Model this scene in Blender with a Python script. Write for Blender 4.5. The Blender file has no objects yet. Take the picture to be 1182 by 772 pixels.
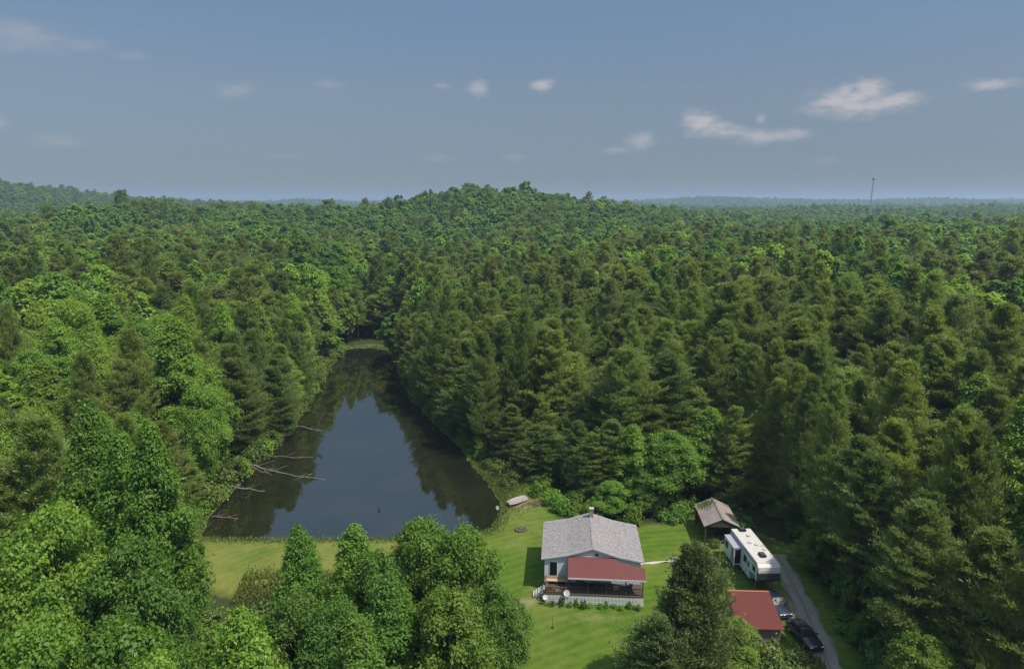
import bpy, bmesh, math, random
import numpy as np
from mathutils import Vector, Matrix

R = math.radians
scene = bpy.context.scene
COL = scene.collection

# ------------------------------------------------------------------ camera
cam_d = bpy.data.cameras.new("camera")
cam = bpy.data.objects.new("camera", cam_d)
COL.objects.link(cam)
cam.location = (0, 0, 45.0)
cam.rotation_euler = (R(90 - 10.8), 0, 0)
cam_d.sensor_width = 36.0
cam_d.lens = 24.0
cam_d.clip_start = 0.5
cam_d.clip_end = 20000
scene.camera = cam

# ------------------------------------------------------------------ sky, sun, exposure
SUN_AZ = math.atan2(0.86, -0.51)      # from +Y towards +X
SUN_EL = R(60)
SKY_STRENGTH = 0.097
world = bpy.data.worlds.new("World")
scene.world = world
world.use_nodes = True
wt = world.node_tree
wt.nodes.clear()


def N(tree, kind, **kw):
    n = tree.nodes.new(kind)
    for k, v in kw.items():
        if k.startswith("i_"):
            n.inputs[k[2:].replace("_", " ")].default_value = v
        else:
            setattr(n, k, v)
    return n


def math_node(tree, op, a, b=None, clamp=False):
    n = tree.nodes.new("ShaderNodeMath")
    n.operation = op
    n.use_clamp = clamp
    for i, v in enumerate((a, b)):
        if v is None:
            continue
        if isinstance(v, (int, float)):
            n.inputs[i].default_value = v
        else:
            tree.links.new(v, n.inputs[i])
    return n.outputs[0]


def build_world():
    L = wt.links.new
    sky = N(wt, "ShaderNodeTexSky", sky_type='NISHITA', sun_disc=False, sun_elevation=SUN_EL,
            sun_rotation=SUN_AZ, altitude=300.0, air_density=1.0, dust_density=0.7, ozone_density=1.6)
    hs = N(wt, "ShaderNodeHueSaturation")
    hs.inputs['Saturation'].default_value = 0.85
    hs.inputs['Value'].default_value = 1.0
    L(sky.outputs[0], hs.inputs['Color'])
    tc = N(wt, "ShaderNodeTexCoord")
    sep = N(wt, "ShaderNodeSeparateXYZ")
    L(tc.outputs['Generated'], sep.inputs[0])
    az = math_node(wt, 'MULTIPLY', math_node(wt, 'ARCTAN2', sep.outputs[0], sep.outputs[1]), 57.2958)
    el = math_node(wt, 'MULTIPLY', math_node(wt, 'ARCSINE', sep.outputs[2]), 57.2958)
    comb = N(wt, "ShaderNodeCombineXYZ")
    L(az, comb.inputs[0]); L(el, comb.inputs[1])
    warp = N(wt, "ShaderNodeTexNoise", i_Scale=0.75, i_Detail=8.0, i_Roughness=0.62)
    mp = N(wt, "ShaderNodeMapping")
    mp.inputs['Scale'].default_value = (0.7, 1.7, 1)
    L(comb.outputs[0], mp.inputs[0]); L(mp.outputs[0], warp.inputs['Vector'])
    clouds = [  # azimuth, elevation, half width, half height, opacity (degrees)
        (25.7, 6.9, 4.4, 0.95, 1.0), (26.6, 7.9, 1.7, 1.2, .95), (24.2, 7.3, 2.1, 1.0, 1.0), (28.4, 7.1, 2.2, 0.75, 1.0), (25.0, 7.9, 1.0, .8, .9), (25.9, 7.45, 2.6, 1.0, 1.0), (15.8, 5.75, 2.0, .8, .85), (20.4, 5.1, 2.6, .6, .7),
        (15.0, 6.15, 1.8, 1.1, 1.0), (16.6, 5.4, 2.4, 0.6, .8), (14.3, 6.6, 1.3, .75, .9),
        (19.2, 5.05, 2.2, 0.75, .75), (21.6, 5.2, 1.4, 0.5, .6),
        (10.3, 4.95, 1.6, 0.8, .55), (8.4, 4.2, 1.4, 0.4, .3),
        (2.4, 9.3, 1.2, 0.6, .9), (-2.7, 8.95, 1.2, 0.75, .65), (-5.6, 9.2, 1.0, 0.3, .3),
        (33.7, 7.75, 1.9, 0.55, .75), (36.4, 10.2, 0.9, 1.1, .5), (19.3, 6.3, .5, .5, .5),
        (-34.2, 10.65, 4.0, 1.2, .34), (-30.6, 10.5, 2.4, 0.7, .2), (-27.8, 10.1, 1.6, 0.5, .2),
        (-21.1, 8.25, 1.7, 0.75, .3), (-14.3, 9.0, 1.5, 0.5, .25), (-32.8, 4.2, 2.0, 0.6, .25), (-36.0, 5.2, 1.2, 0.8, .3),
        (-6.0, 3.6, 1.6, 0.5, .2), (0.2, 3.7, 1.3, 0.5, .22), (24.0, 3.2, 1.4, 0.4, .2), (-18.0, 3.6, 2.0, .4, .12)]
    total = None
    for a, e, w, h, op in clouds:
        dx = math_node(wt, 'DIVIDE', math_node(wt, 'SUBTRACT', az, a), w)
        dy = math_node(wt, 'DIVIDE', math_node(wt, 'SUBTRACT', el, e), h)
        d2 = math_node(wt, 'ADD', math_node(wt, 'MULTIPLY', dx, dx), math_node(wt, 'MULTIPLY', dy, dy))
        m = math_node(wt, 'SUBTRACT', 1.0, math_node(wt, 'SQRT', d2))
        nz = math_node(wt, 'MULTIPLY', math_node(wt, 'SUBTRACT', warp.outputs[0], 0.46), 1.75)
        m = math_node(wt, 'ADD', m, nz)
        m = math_node(wt, 'MULTIPLY', m, 1.15, clamp=True)
        m = math_node(wt, 'MULTIPLY', math_node(wt, 'POWER', m, 1.5), op)
        # keep each cloud inside about twice its ellipse
        cut = math_node(wt, 'MULTIPLY', math_node(wt, 'SUBTRACT', 3.2, d2), 0.6, clamp=True)
        m = math_node(wt, 'MULTIPLY', m, cut)
        total = m if total is None else math_node(wt, 'MAXIMUM', total, m)
    mix = N(wt, "ShaderNodeMixRGB")
    mix.inputs['Color2'].default_value = (5.1, 4.75, 4.85, 1)
    L(math_node(wt, 'MULTIPLY', total, 0.80), mix.inputs['Fac'])
    # sky dulled and blued low down, brightened overhead out of view as added fill
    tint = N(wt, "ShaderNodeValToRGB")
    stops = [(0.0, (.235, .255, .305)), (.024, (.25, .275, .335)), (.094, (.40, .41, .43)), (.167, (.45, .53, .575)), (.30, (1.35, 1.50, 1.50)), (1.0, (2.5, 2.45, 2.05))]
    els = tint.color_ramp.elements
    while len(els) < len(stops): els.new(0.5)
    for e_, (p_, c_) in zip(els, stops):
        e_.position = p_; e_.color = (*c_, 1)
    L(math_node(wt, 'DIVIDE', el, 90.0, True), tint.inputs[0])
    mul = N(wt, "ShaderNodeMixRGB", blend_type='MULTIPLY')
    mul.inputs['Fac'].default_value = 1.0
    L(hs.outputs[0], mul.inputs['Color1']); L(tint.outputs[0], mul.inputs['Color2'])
    gain = N(wt, "ShaderNodeMixRGB", blend_type='MULTIPLY')
    gain.inputs['Fac'].default_value = 1.0
    gain.inputs['Color2'].default_value = (1.45, 1.42, 1.40, 1)
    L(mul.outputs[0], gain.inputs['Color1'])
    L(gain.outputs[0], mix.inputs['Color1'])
    bg = N(wt, "ShaderNodeBackground", i_Strength=SKY_STRENGTH)
    L(mix.outputs[0], bg.inputs[0])
    out = N(wt, "ShaderNodeOutputWorld")
    L(bg.outputs[0], out.inputs[0])


build_world()
sun_d = bpy.data.lights.new("sun", 'SUN')
sun_d.energy = 4.8
sun_d.angle = R(0.55)
sun_d.color = (1.0, 0.96, 0.89)
sun = bpy.data.objects.new("sun", sun_d)
COL.objects.link(sun)
to_sun = Vector((math.sin(SUN_AZ) * math.cos(SUN_EL), math.cos(SUN_AZ) * math.cos(SUN_EL), math.sin(SUN_EL)))
sun.rotation_euler = to_sun.to_track_quat('Z', 'Y').to_euler()
sun.location = to_sun * 300
vs = scene.view_settings
vs.view_transform = 'Standard'
vs.look = 'None'
vs.exposure = 0.16
vs.gamma = 1.0
vs.use_curve_mapping = False
cy = scene.cycles
cy.max_bounces = 8
cy.diffuse_bounces = 5
cy.glossy_bounces = 3
cy.transmission_bounces = 4
cy.transparent_max_bounces = 6
cy.volume_bounces = 0
cy.use_denoising = True
cy.caustics_reflective = False
cy.caustics_refractive = False
cy.sample_clamp_indirect = 4.0

HAZE_DENSITY = 0.00017

# ------------------------------------------------------------------ helpers
rng = np.random.default_rng(11)
random.seed(5)


def tag(o, label=None, cat=None, group=None, kind=None):
    if label: o["label"] = label
    if cat: o["category"] = cat
    if group: o["group"] = group
    if kind: o["kind"] = kind
    return o


def link(name, me, parent=None, loc=None, rot=None):
    o = bpy.data.objects.new(name, me)
    COL.objects.link(o)
    if parent is not None: o.parent = parent
    if loc is not None: o.location = loc
    if rot is not None: o.rotation_euler = rot
    return o


def empty(name, loc, rz=0.0, label=None, cat=None, group=None):
    o = link(name, None, None, loc, (0, 0, rz))
    o.empty_display_size = 0.3
    return tag(o, label, cat, group)


class MB:
    """collects shapes of one mesh"""

    def __init__(s):
        s.v, s.f = [], []

    def add(s, vs_, fs):
        b = len(s.v)
        s.v += [tuple(p) for p in vs_]
        s.f += [tuple(i + b for i in f) for f in fs]
        return s

    def box(s, x0, x1, y0, y1, z0, z1):
        return s.add([(x0, y0, z0), (x1, y0, z0), (x1, y1, z0), (x0, y1, z0), (x0, y0, z1), (x1, y0, z1), (x1, y1, z1), (x0, y1, z1)],
                     [(0, 3, 2, 1), (4, 5, 6, 7), (0, 1, 5, 4), (1, 2, 6, 5), (2, 3, 7, 6), (3, 0, 4, 7)])

    def slab(s, quad, t):
        """a sheet through the points QUAD, T thick downwards"""
        n = len(quad)
        top = list(quad)
        bot = [(p[0], p[1], p[2] - t) for p in quad]
        fs = [tuple(range(n)), tuple(reversed(range(n, 2 * n)))]
        for i in range(n):
            j = (i + 1) % n
            fs.append((i, i + n, j + n, j))
        return s.add(top + bot, fs)

    def prism(s, poly, axis, a0, a1):
        """poly = 2D points; extruded along axis 'x' or 'y'"""
        n = len(poly)
        if axis == 'y':
            P = [(p[0], a0, p[1]) for p in poly] + [(p[0], a1, p[1]) for p in poly]
        else:
            P = [(a0, p[0], p[1]) for p in poly] + [(a1, p[0], p[1]) for p in poly]
        fs = [tuple(range(n)), tuple(reversed(range(n, 2 * n)))]
        for i in range(n):
            j = (i + 1) % n
            fs.append((i, i + n, j + n, j))
        return s.add(P, fs)

    def tube(s, pts, rad, n=8, cap=True):
        pts = [Vector(p) for p in pts]
        if isinstance(rad, (int, float)): rad = [rad] * len(pts)
        rings = []
        for i, p in enumerate(pts):
            d = (pts[min(i + 1, len(pts) - 1)] - pts[max(i - 1, 0)]).normalized()
            a = d.cross(Vector((0, 0, 1)) if abs(d.z) < 0.9 else Vector((1, 0, 0))).normalized()
            b = d.cross(a)
            rings.append([p + (a * math.cos(2 * math.pi * k / n) + b * math.sin(2 * math.pi * k / n)) * rad[i] for k in range(n)])
        vs_ = [v for r in rings for v in r]
        fs = []
        for i in range(len(pts) - 1):
            for k in range(n):
                fs.append((i * n + k, i * n + (k + 1) % n, (i + 1) * n + (k + 1) % n, (i + 1) * n + k))
        if cap:
            fs.append(tuple(reversed(range(n))))
            fs.append(tuple(range((len(pts) - 1) * n, len(pts) * n)))
        return s.add(vs_, fs)

    def lathe(s, prof, n=20, c=(0, 0)):
        vs_, fs = [], []
        for r, z in prof:
            vs_ += [(c[0] + r * math.cos(2 * math.pi * k / n), c[1] + r * math.sin(2 * math.pi * k / n), z) for k in range(n)]
        for i in range(len(prof) - 1):
            for k in range(n):
                fs.append((i * n + k, i * n + (k + 1) % n, (i + 1) * n + (k + 1) % n, (i + 1) * n + k))
        fs.append(tuple(reversed(range(n))))
        fs.append(tuple(range((len(prof) - 1) * n, len(prof) * n)))
        return s.add(vs_, fs)

    def build(s, name, m, parent=None, smooth=False, bevel=0.0, loc=None, rot=None):
        me = bpy.data.meshes.new(name)
        me.from_pydata(s.v, [], s.f)
        bm = bmesh.new(); bm.from_mesh(me)
        bmesh.ops.recalc_face_normals(bm, faces=bm.faces)
        if bevel > 0:
            bmesh.ops.bevel(bm, geom=list(bm.edges), offset=bevel, segments=2, affect='EDGES', clamp_overlap=True)
        bm.to_mesh(me); bm.free()
        if smooth:
            me.polygons.foreach_set("use_smooth", [True] * len(me.polygons))
        if m: me.materials.append(m)
        return link(name, me, parent, loc, rot)


# ------------------------------------------------------------------ materials
def new_mat(name):
    m = bpy.data.materials.new(name)
    m.use_nodes = True
    t = m.node_tree
    t.nodes.clear()
    out = t.nodes.new("ShaderNodeOutputMaterial")
    return m, t, out


def plain(name, c, rough=0.6, metal=0.0, var=0.18, scale=6.0, spec=0.4, coat=0.0, bump=0.0):
    """a painted or raw surface with a little wear in it"""
    m, t, out = new_mat(name)
    L = t.links.new
    b = N(t, "ShaderNodeBsdfPrincipled")
    b.inputs['Roughness'].default_value = rough
    b.inputs['Metallic'].default_value = metal
    b.inputs['Specular IOR Level'].default_value = spec
    b.inputs['Coat Weight'].default_value = coat
    b.inputs['Coat Roughness'].default_value = 0.06
    tc = N(t, "ShaderNodeTexCoord")
    nz = N(t, "ShaderNodeTexNoise", i_Scale=scale, i_Detail=6.0, i_Roughness=0.65)
    L(tc.outputs['Object'], nz.inputs['Vector'])
    mx = N(t, "ShaderNodeMixRGB")
    mx.inputs['Color1'].default_value = (*[v * (1 - var) for v in c], 1)
    mx.inputs['Color2'].default_value = (*[min(1, v * (1 + var)) for v in c], 1)
    L(nz.outputs[0], mx.inputs['Fac'])
    L(mx.outputs[0], b.inputs['Base Color'])
    if bump:
        bp = N(t, "ShaderNodeBump", i_Strength=0.5, i_Distance=bump)
        L(nz.outputs[0], bp.inputs['Height']); L(bp.outputs[0], b.inputs['Normal'])
    L(b.outputs[0], out.inputs[0])
    return m


def striped(name, c1, c2, axis, period, duty=0.15, rough=0.6, metal=0.0, dirt=(0.1, 0.09, 0.08), dirt_amt=0.35, nscale=1.2, bump=0.02):
    """corrugated metal, board siding, shingle courses: bands along an object axis plus weathering"""
    m, t, out = new_mat(name)
    L = t.links.new
    b = N(t, "ShaderNodeBsdfPrincipled")
    b.inputs['Roughness'].default_value = rough
    b.inputs['Metallic'].default_value = metal
    b.inputs['Specular IOR Level'].default_value = 0.12
    tc = N(t, "ShaderNodeTexCoord")
    sep = N(t, "ShaderNodeSeparateXYZ")
    L(tc.outputs['Object'], sep.inputs[0])
    fr = math_node(t, 'FRACT', math_node(t, 'DIVIDE', sep.outputs['XYZ'.index(axis)], period))
    st = math_node(t, 'LESS_THAN', fr, duty)
    mx = N(t, "ShaderNodeMixRGB")
    mx.inputs['Color1'].default_value = (*c1, 1); mx.inputs['Color2'].default_value = (*c2, 1)
    L(st, mx.inputs['Fac'])
    nz = N(t, "ShaderNodeTexNoise", i_Scale=nscale, i_Detail=7.0, i_Roughness=0.7)
    L(tc.outputs['Object'], nz.inputs['Vector'])
    rp = N(t, "ShaderNodeValToRGB")
    rp.color_ramp.elements[0].position = 0.42; rp.color_ramp.elements[1].position = 0.72
    L(nz.outputs[0], rp.inputs[0])
    m2 = N(t, "ShaderNodeMixRGB")
    m2.inputs['Color2'].default_value = (*dirt, 1)
    L(math_node(t, 'MULTIPLY', rp.outputs[0], dirt_amt), m2.inputs['Fac'])
    L(mx.outputs[0], m2.inputs['Color1'])
    L(m2.outputs[0], b.inputs['Base Color'])
    bp = N(t, "ShaderNodeBump", i_Strength=0.7, i_Distance=bump)
    L(st, bp.inputs['Height']); L(bp.outputs[0], b.inputs['Normal'])
    L(b.outputs[0], out.inputs[0])
    return m


def leaf_mat(name, dark, light, trans=0.32, yellow=(0.16, 0.215, 0.03), gloss=0.3):
    """foliage: every leaf sprig has its own random tone, every plant a slightly different hue"""
    m, t, out = new_mat(name)
    L = t.links.new
    at = N(t, "ShaderNodeAttribute", attribute_name="tone")
    oi = N(t, "ShaderNodeObjectInfo")
    mx = N(t, "ShaderNodeMixRGB")
    mx.inputs['Color1'].default_value = (*dark, 1); mx.inputs['Color2'].default_value = (*light, 1)
    L(at.outputs['Fac'], mx.inputs['Fac'])
    my = N(t, "ShaderNodeMixRGB")
    my.inputs['Color2'].default_value = (*yellow, 1)
    L(math_node(t, 'MULTIPLY', math_node(t, 'POWER', oi.outputs['Random'], 2.2), 0.28), my.inputs['Fac'])
    L(mx.outputs[0], my.inputs['Color1'])
    hs = N(t, "ShaderNodeHueSaturation")
    r2 = math_node(t, 'FRACT', math_node(t, 'MULTIPLY', oi.outputs['Random'], 17.31))
    L(math_node(t, 'ADD', 0.80, math_node(t, 'MULTIPLY', r2, 0.40)), hs.inputs['Value'])
    r3 = math_node(t, 'FRACT', math_node(t, 'MULTIPLY', oi.outputs['Random'], 41.7))
    L(math_node(t, 'ADD', 0.488, math_node(t, 'MULTIPLY', r3, 0.024)), hs.inputs['Hue'])
    L(my.outputs[0], hs.inputs['Color'])
    pb = N(t, "ShaderNodeBsdfPrincipled")
    pb.inputs['Roughness'].default_value = 0.5
    pb.inputs['Specular IOR Level'].default_value = gloss
    L(hs.outputs[0], pb.inputs['Base Color'])
    tr = N(t, "ShaderNodeBsdfTranslucent")
    ty = N(t, "ShaderNodeMixRGB", blend_type='MULTIPLY')
    ty.inputs['Fac'].default_value = 1.0
    ty.inputs['Color2'].default_value = (1.25, 1.2, 0.6, 1)
    L(hs.outputs[0], ty.inputs['Color1']); L(ty.outputs[0], tr.inputs['Color'])
    ms = N(t, "ShaderNodeMixShader")
    ms.inputs[0].default_value = trans
    L(pb.outputs[0], ms.inputs[1]); L(tr.outputs[0], ms.inputs[2])
    L(ms.outputs[0], out.inputs[0])
    return m


M = {}
M['bark'] = plain('bark', (0.12, 0.095, 0.07), 0.9, scale=9, var=0.4, bump=0.03)
M['grey_bark'] = plain('grey_bark', (0.26, 0.24, 0.21), 0.9, scale=9, var=0.3, bump=0.03)
M['poplar'] = leaf_mat('poplar_leaves', (0.104, 0.205, 0.026), (0.235, 0.385, 0.056), trans=.50)
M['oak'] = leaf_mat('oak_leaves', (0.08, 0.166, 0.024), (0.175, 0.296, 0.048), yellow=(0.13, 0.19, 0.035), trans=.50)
M['lime'] = leaf_mat('bright_leaves', (0.155, 0.262, 0.03), (0.3, 0.43, 0.064), trans=0.50)
M['pine'] = leaf_mat('pine_needles', (0.148, 0.208, 0.048), (0.285, 0.355, 0.085), trans=0.50, yellow=(0.14, 0.16, 0.05))
M['dark_pine'] = leaf_mat('dark_pine_needles', (0.108, 0.168, 0.042), (0.215, 0.3, 0.074), trans=0.50, yellow=(0.10, 0.14, 0.05))
M['brown_pine'] = leaf_mat('brown_pine_needles', (0.14, 0.175, 0.06), (0.25, 0.3, 0.1), trans=0.50, yellow=(0.16, 0.15, 0.07))
M['cedar'] = leaf_mat('cedar_sprays', (0.07, 0.112, 0.03), (0.19, 0.245, 0.066), trans=0.3, yellow=(0.08, 0.075, 0.03))
M['brush'] = leaf_mat('brush_leaves', (0.070, 0.120, 0.020), (0.150, 0.205, 0.040), yellow=(0.17, 0.15, 0.04))


def ground_material():
    m, t, out = new_mat("ground_cover")
    L = t.links.new
    geo = N(t, "ShaderNodeNewGeometry")
    at = N(t, "ShaderNodeAttribute", attribute_name="lawn")
    dry = N(t, "ShaderNodeAttribute", attribute_name="dry")
    bare = N(t, "ShaderNodeAttribute", attribute_name="bare")
    def noise(scale, detail=6.0, rough=0.6):
        n = N(t, "ShaderNodeTexNoise", i_Scale=scale, i_Detail=detail, i_Roughness=rough)
        L(geo.outputs['Position'], n.inputs['Vector'])
        return n.outputs[0]
    def ramp(src, stops):
        r = N(t, "ShaderNodeValToRGB")
        els = r.color_ramp.elements
        while len(els) < len(stops): els.new(0.5)
        for e, (p, c) in zip(els, stops):
            e.position = p; e.color = (*c, 1)
        L(src, r.inputs[0])
        return r.outputs[0]
    def mix(f, a, b):
        x = N(t, "ShaderNodeMixRGB")
        for s, k in ((f, 'Fac'), (a, 'Color1'), (b, 'Color2')):
            if isinstance(s, (int, float)): x.inputs[k].default_value = s
            elif isinstance(s, tuple): x.inputs[k].default_value = (*s, 1)
            else: L(s, x.inputs[k])
        return x.outputs[0]
    n_big = noise(0.11, 5); n_mid = noise(0.5, 7, 0.72); n_fine = noise(5.5, 4, 0.75)
    green = ramp(n_mid, [(0.34, (0.044, 0.094, 0.007)), (0.5, (0.080, 0.138, 0.011)), (0.66, (0.138, 0.170, 0.022))])
    green = mix(math_node(t, 'MULTIPLY', n_fine, 0.95), green, (0.040, 0.086, 0.008))
    straw = ramp(n_mid, [(0.3, (0.13, 0.145, 0.030)), (0.6, (0.18, 0.170, 0.045)), (0.8, (0.22, 0.18, 0.065))])
    dfac = math_node(t, 'ADD', dry.outputs['Fac'], math_node(t, 'MULTIPLY', math_node(t, 'SUBTRACT', n_big, 0.5), 2.6))
    dfac = math_node(t, 'MULTIPLY', dfac, 1.0, clamp=True)
    lawn = mix(dfac, green, straw)
    # mowing passes curve gently over the lawn
    wv = N(t, "ShaderNodeTexWave", wave_type='RINGS', rings_direction='Z')
    wv.inputs['Scale'].default_value = 0.24; wv.inputs['Distortion'].default_value = 3.0; wv.inputs['Detail'].default_value = 3.0; wv.inputs['Detail Scale'].default_value = 0.6
    mpw = N(t, "ShaderNodeMapping"); mpw.inputs['Location'].default_value = (-30.0, -20.0, 0)
    L(geo.outputs['Position'], mpw.inputs[0]); L(mpw.outputs[0], wv.inputs['Vector'])
    lawn = mix(math_node(t, 'MULTIPLY', wv.outputs['Fac'], 0.20), lawn, (0.165, 0.205, 0.034))
    spots = ramp(noise(1.9, 3, 0.5), [(0.60, (0, 0, 0)), (0.70, (1, 1, 1))])
    lawn = mix(math_node(t, 'MULTIPLY', spots, 0.35), lawn, (0.060, 0.115, 0.014))
    dirt = ramp(n_mid, [(0.35, (0.20, 0.155, 0.095)), (0.7, (0.33, 0.27, 0.18))])
    bf = math_node(t, 'ADD', bare.outputs['Fac'], math_node(t, 'MULTIPLY', math_node(t, 'SUBTRACT', n_mid, 0.55), 1.1))
    bf = math_node(t, 'MULTIPLY', bf, bare.outputs['Fac'], clamp=True)
    bf = math_node(t, 'MULTIPLY', bf, 1.5, clamp=True)
    lawn = mix(bf, lawn, dirt)
    floor = ramp(n_mid, [(0.3, (0.022, 0.032, 0.010)), (0.55, (0.040, 0.050, 0.016)), (0.8, (0.062, 0.056, 0.030))])
    lf = math_node(t, 'ADD', at.outputs['Fac'], math_node(t, 'MULTIPLY', math_node(t, 'SUBTRACT', n_mid, 0.5), 0.5))
    lf = math_node(t, 'MULTIPLY', math_node(t, 'SUBTRACT', lf, 0.3), 2.5, clamp=True)
    col = mix(lf, floor, lawn)
    b = N(t, "ShaderNodeBsdfPrincipled")
    b.inputs['Roughness'].default_value = 0.95
    b.inputs['Specular IOR Level'].default_value = 0.1
    L(col, b.inputs['Base Color'])
    bp = N(t, "ShaderNodeBump", i_Strength=0.7, i_Distance=0.12)
    L(n_fine, bp.inputs['Height']); L(bp.outputs[0], b.inputs['Normal'])
    L(b.outputs[0], out.inputs[0])
    return m


def water_material():
    m, t, out = new_mat("pond_water")
    L = t.links.new
    geo = N(t, "ShaderNodeNewGeometry")
    b = N(t, "ShaderNodeBsdfPrincipled")
    nz = N(t, "ShaderNodeTexNoise", i_Scale=0.09, i_Detail=5.0)
    L(geo.outputs['Position'], nz.inputs['Vector'])
    r = N(t, "ShaderNodeValToRGB")
    r.color_ramp.elements[0].color = (0.008, 0.010, 0.005, 1); r.color_ramp.elements[0].position = 0.35
    r.color_ramp.elements[1].color = (0.016, 0.015, 0.008, 1); r.color_ramp.elements[1].position = 0.7
    L(nz.outputs[0], r.inputs[0]); L(r.outputs[0], b.inputs['Base Color'])
    b.inputs['Roughness'].default_value = 0.035
    b.inputs['IOR'].default_value = 1.68
    n2 = N(t, "ShaderNodeTexNoise", i_Scale=0.9, i_Detail=3.0)
    mp = N(t, "ShaderNodeMapping"); mp.inputs['Scale'].default_value = (1.0, 0.45, 1)
    L(geo.outputs['Position'], mp.inputs[0]); L(mp.outputs[0], n2.inputs['Vector'])
    bp = N(t, "ShaderNodeBump", i_Strength=0.10, i_Distance=0.05)
    L(n2.outputs[0], bp.inputs['Height']); L(bp.outputs[0], b.inputs['Normal'])
    L(b.outputs[0], out.inputs[0])
    return m


def gravel_material():
    m, t, out = new_mat("gravel")
    L = t.links.new
    geo = N(t, "ShaderNodeNewGeometry")
    at = N(t, "ShaderNodeAttribute", attribute_name="across")
    n1 = N(t, "ShaderNodeTexNoise", i_Scale=0.9, i_Detail=7.0, i_Roughness=0.7)
    n2 = N(t, "ShaderNodeTexNoise", i_Scale=14.0, i_Detail=3.0)
    L(geo.outputs['Position'], n1.inputs['Vector']); L(geo.outputs['Position'], n2.inputs['Vector'])
    r = N(t, "ShaderNodeValToRGB")
    e = r.color_ramp.elements
    e[0].position = 0.3; e[0].color = (0.17, 0.155, 0.125, 1)
    e[1].position = 0.7; e[1].color = (0.34, 0.31, 0.26, 1)
    L(n1.outputs[0], r.inputs[0])
    x = N(t, "ShaderNodeMixRGB"); x.inputs['Color2'].default_value = (0.12, 0.11, 0.09, 1)
    L(math_node(t, 'MULTIPLY', n2.outputs[0], 0.5), x.inputs['Fac']); L(r.outputs[0], x.inputs['Color1'])
    # grass strip between the wheel tracks and at the verges
    g = N(t, "ShaderNodeMixRGB"); g.inputs['Color2'].default_value = (0.09, 0.115, 0.028, 1)
    a = math_node(t, 'ABSOLUTE', math_node(t, 'SUBTRACT', at.outputs['Fac'], 0.5))
    mid = math_node(t, 'SUBTRACT', 1.0, math_node(t, 'MULTIPLY', a, 12.0), clamp=True)
    edge = math_node(t, 'MULTIPLY', math_node(t, 'SUBTRACT', a, 0.36), 8.0, clamp=True)
    gf = math_node(t, 'MULTIPLY', math_node(t, 'ADD', mid, edge), math_node(t, 'MULTIPLY', math_node(t, 'SUBTRACT', n1.outputs[0], 0.30), 3.5), clamp=True)
    L(gf, g.inputs['Fac']); L(x.outputs[0], g.inputs['Color1'])
    b = N(t, "ShaderNodeBsdfPrincipled"); b.inputs['Roughness'].default_value = 0.95
    L(g.outputs[0], b.inputs['Base Color'])
    bp = N(t, "ShaderNodeBump", i_Strength=0.5, i_Distance=0.04)
    L(n2.outputs[0], bp.inputs['Height']); L(bp.outputs[0], b.inputs['Normal'])
    L(b.outputs[0], out.inputs[0])
    return m


# ------------------------------------------------------------------ the land
WATER_Z = -0.8
POND = np.array([(-43.2, 88.2), (-45.0, 94.5), (-45.2, 101.5), (-45.0, 114.2), (-44.6, 126.6), (-46.4, 145.6), (-49.6, 174.3), (-52.5, 199.9),
                 (-55.0, 211.5), (-52, 216.0), (-46.0, 217.5), (-40.0, 213.5), (-36.5, 204), (-29.4, 174.3), (-21.6, 150.9), (-15.2, 135.5),
                 (-10.3, 125.2), (-7.6, 116.2), (-4.0, 106.6), (-1.9, 99.3), (-1.9, 94.6), (-3.2, 91.0), (-5.6, 88.6), (-12, 87.9), (-18.2, 88.1), (-30.3, 87.8), (-38, 87.9)])
LAWN = np.array([(-46, 78), (-45, 87.3), (-6, 88), (-2.5, 90), (-1.2, 94), (-1.3, 99), (-4.5, 110), (-1.0, 113), (3.0, 107), (6.5, 100.5), (6.5, 93), (13, 90.5), (24, 91), (26, 93), (33, 93),
                 (34, 78), (32, 60), (29, 45), (8, 43), (-2, 54), (-2, 64), (-7, 74), (-25, 76.5), (-33, 74)])
LANE = [(35.3, 108), (35.6, 98), (35.5, 91), (35.0, 85), (34.3, 79), (33.5, 72), (32.6, 66.5), (31.6, 61), (30.0, 54), (27.0, 44), (24, 30)]
DRIVE = [(34.7, 82.5), (34.3, 79), (33.5, 72), (32.6, 66.5), (31.6, 61), (30.0, 54), (27.0, 44), (24, 30)]


def sdf(P, X, Y):
    """signed distance to polygon, negative inside"""
    d = np.full(X.shape, 1e9)
    ins = np.zeros(X.shape, bool)
    n = len(P)
    for i in range(n):
        ax, ay = P[i]; bx, by = P[(i + 1) % n]
        ex, ey = bx - ax, by - ay
        t = np.clip(((X - ax) * ex + (Y - ay) * ey) / (ex * ex + ey * ey), 0, 1)
        d = np.minimum(d, np.hypot(X - ax - t * ex, Y - ay - t * ey))
        c = ((ay > Y) != (by > Y)) & (X < (bx - ax) * (Y - ay) / ((by - ay) if by != ay else 1e-9) + ax)
        ins ^= c
    return np.where(ins, -d, d)


def line_dist(pts, X, Y):
    d = np.full(X.shape, 1e9)
    for (ax, ay), (bx, by) in zip(pts[:-1], pts[1:]):
        ex, ey = bx - ax, by - ay
        t = np.clip(((X - ax) * ex + (Y - ay) * ey) / (ex * ex + ey * ey), 0, 1)
        d = np.minimum(d, np.hypot(X - ax - t * ex, Y - ay - t * ey))
    return d


def ss(a, b, x):
    t = np.clip((x - a) / (b - a), 0, 1)
    return t * t * (3 - 2 * t)


def gauss(X, Y, cx, cy_, sx, sy, h):
    return h * np.exp(-((X - cx) / sx) ** 2 / 2 - ((Y - cy_) / sy) ** 2 / 2)


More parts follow.
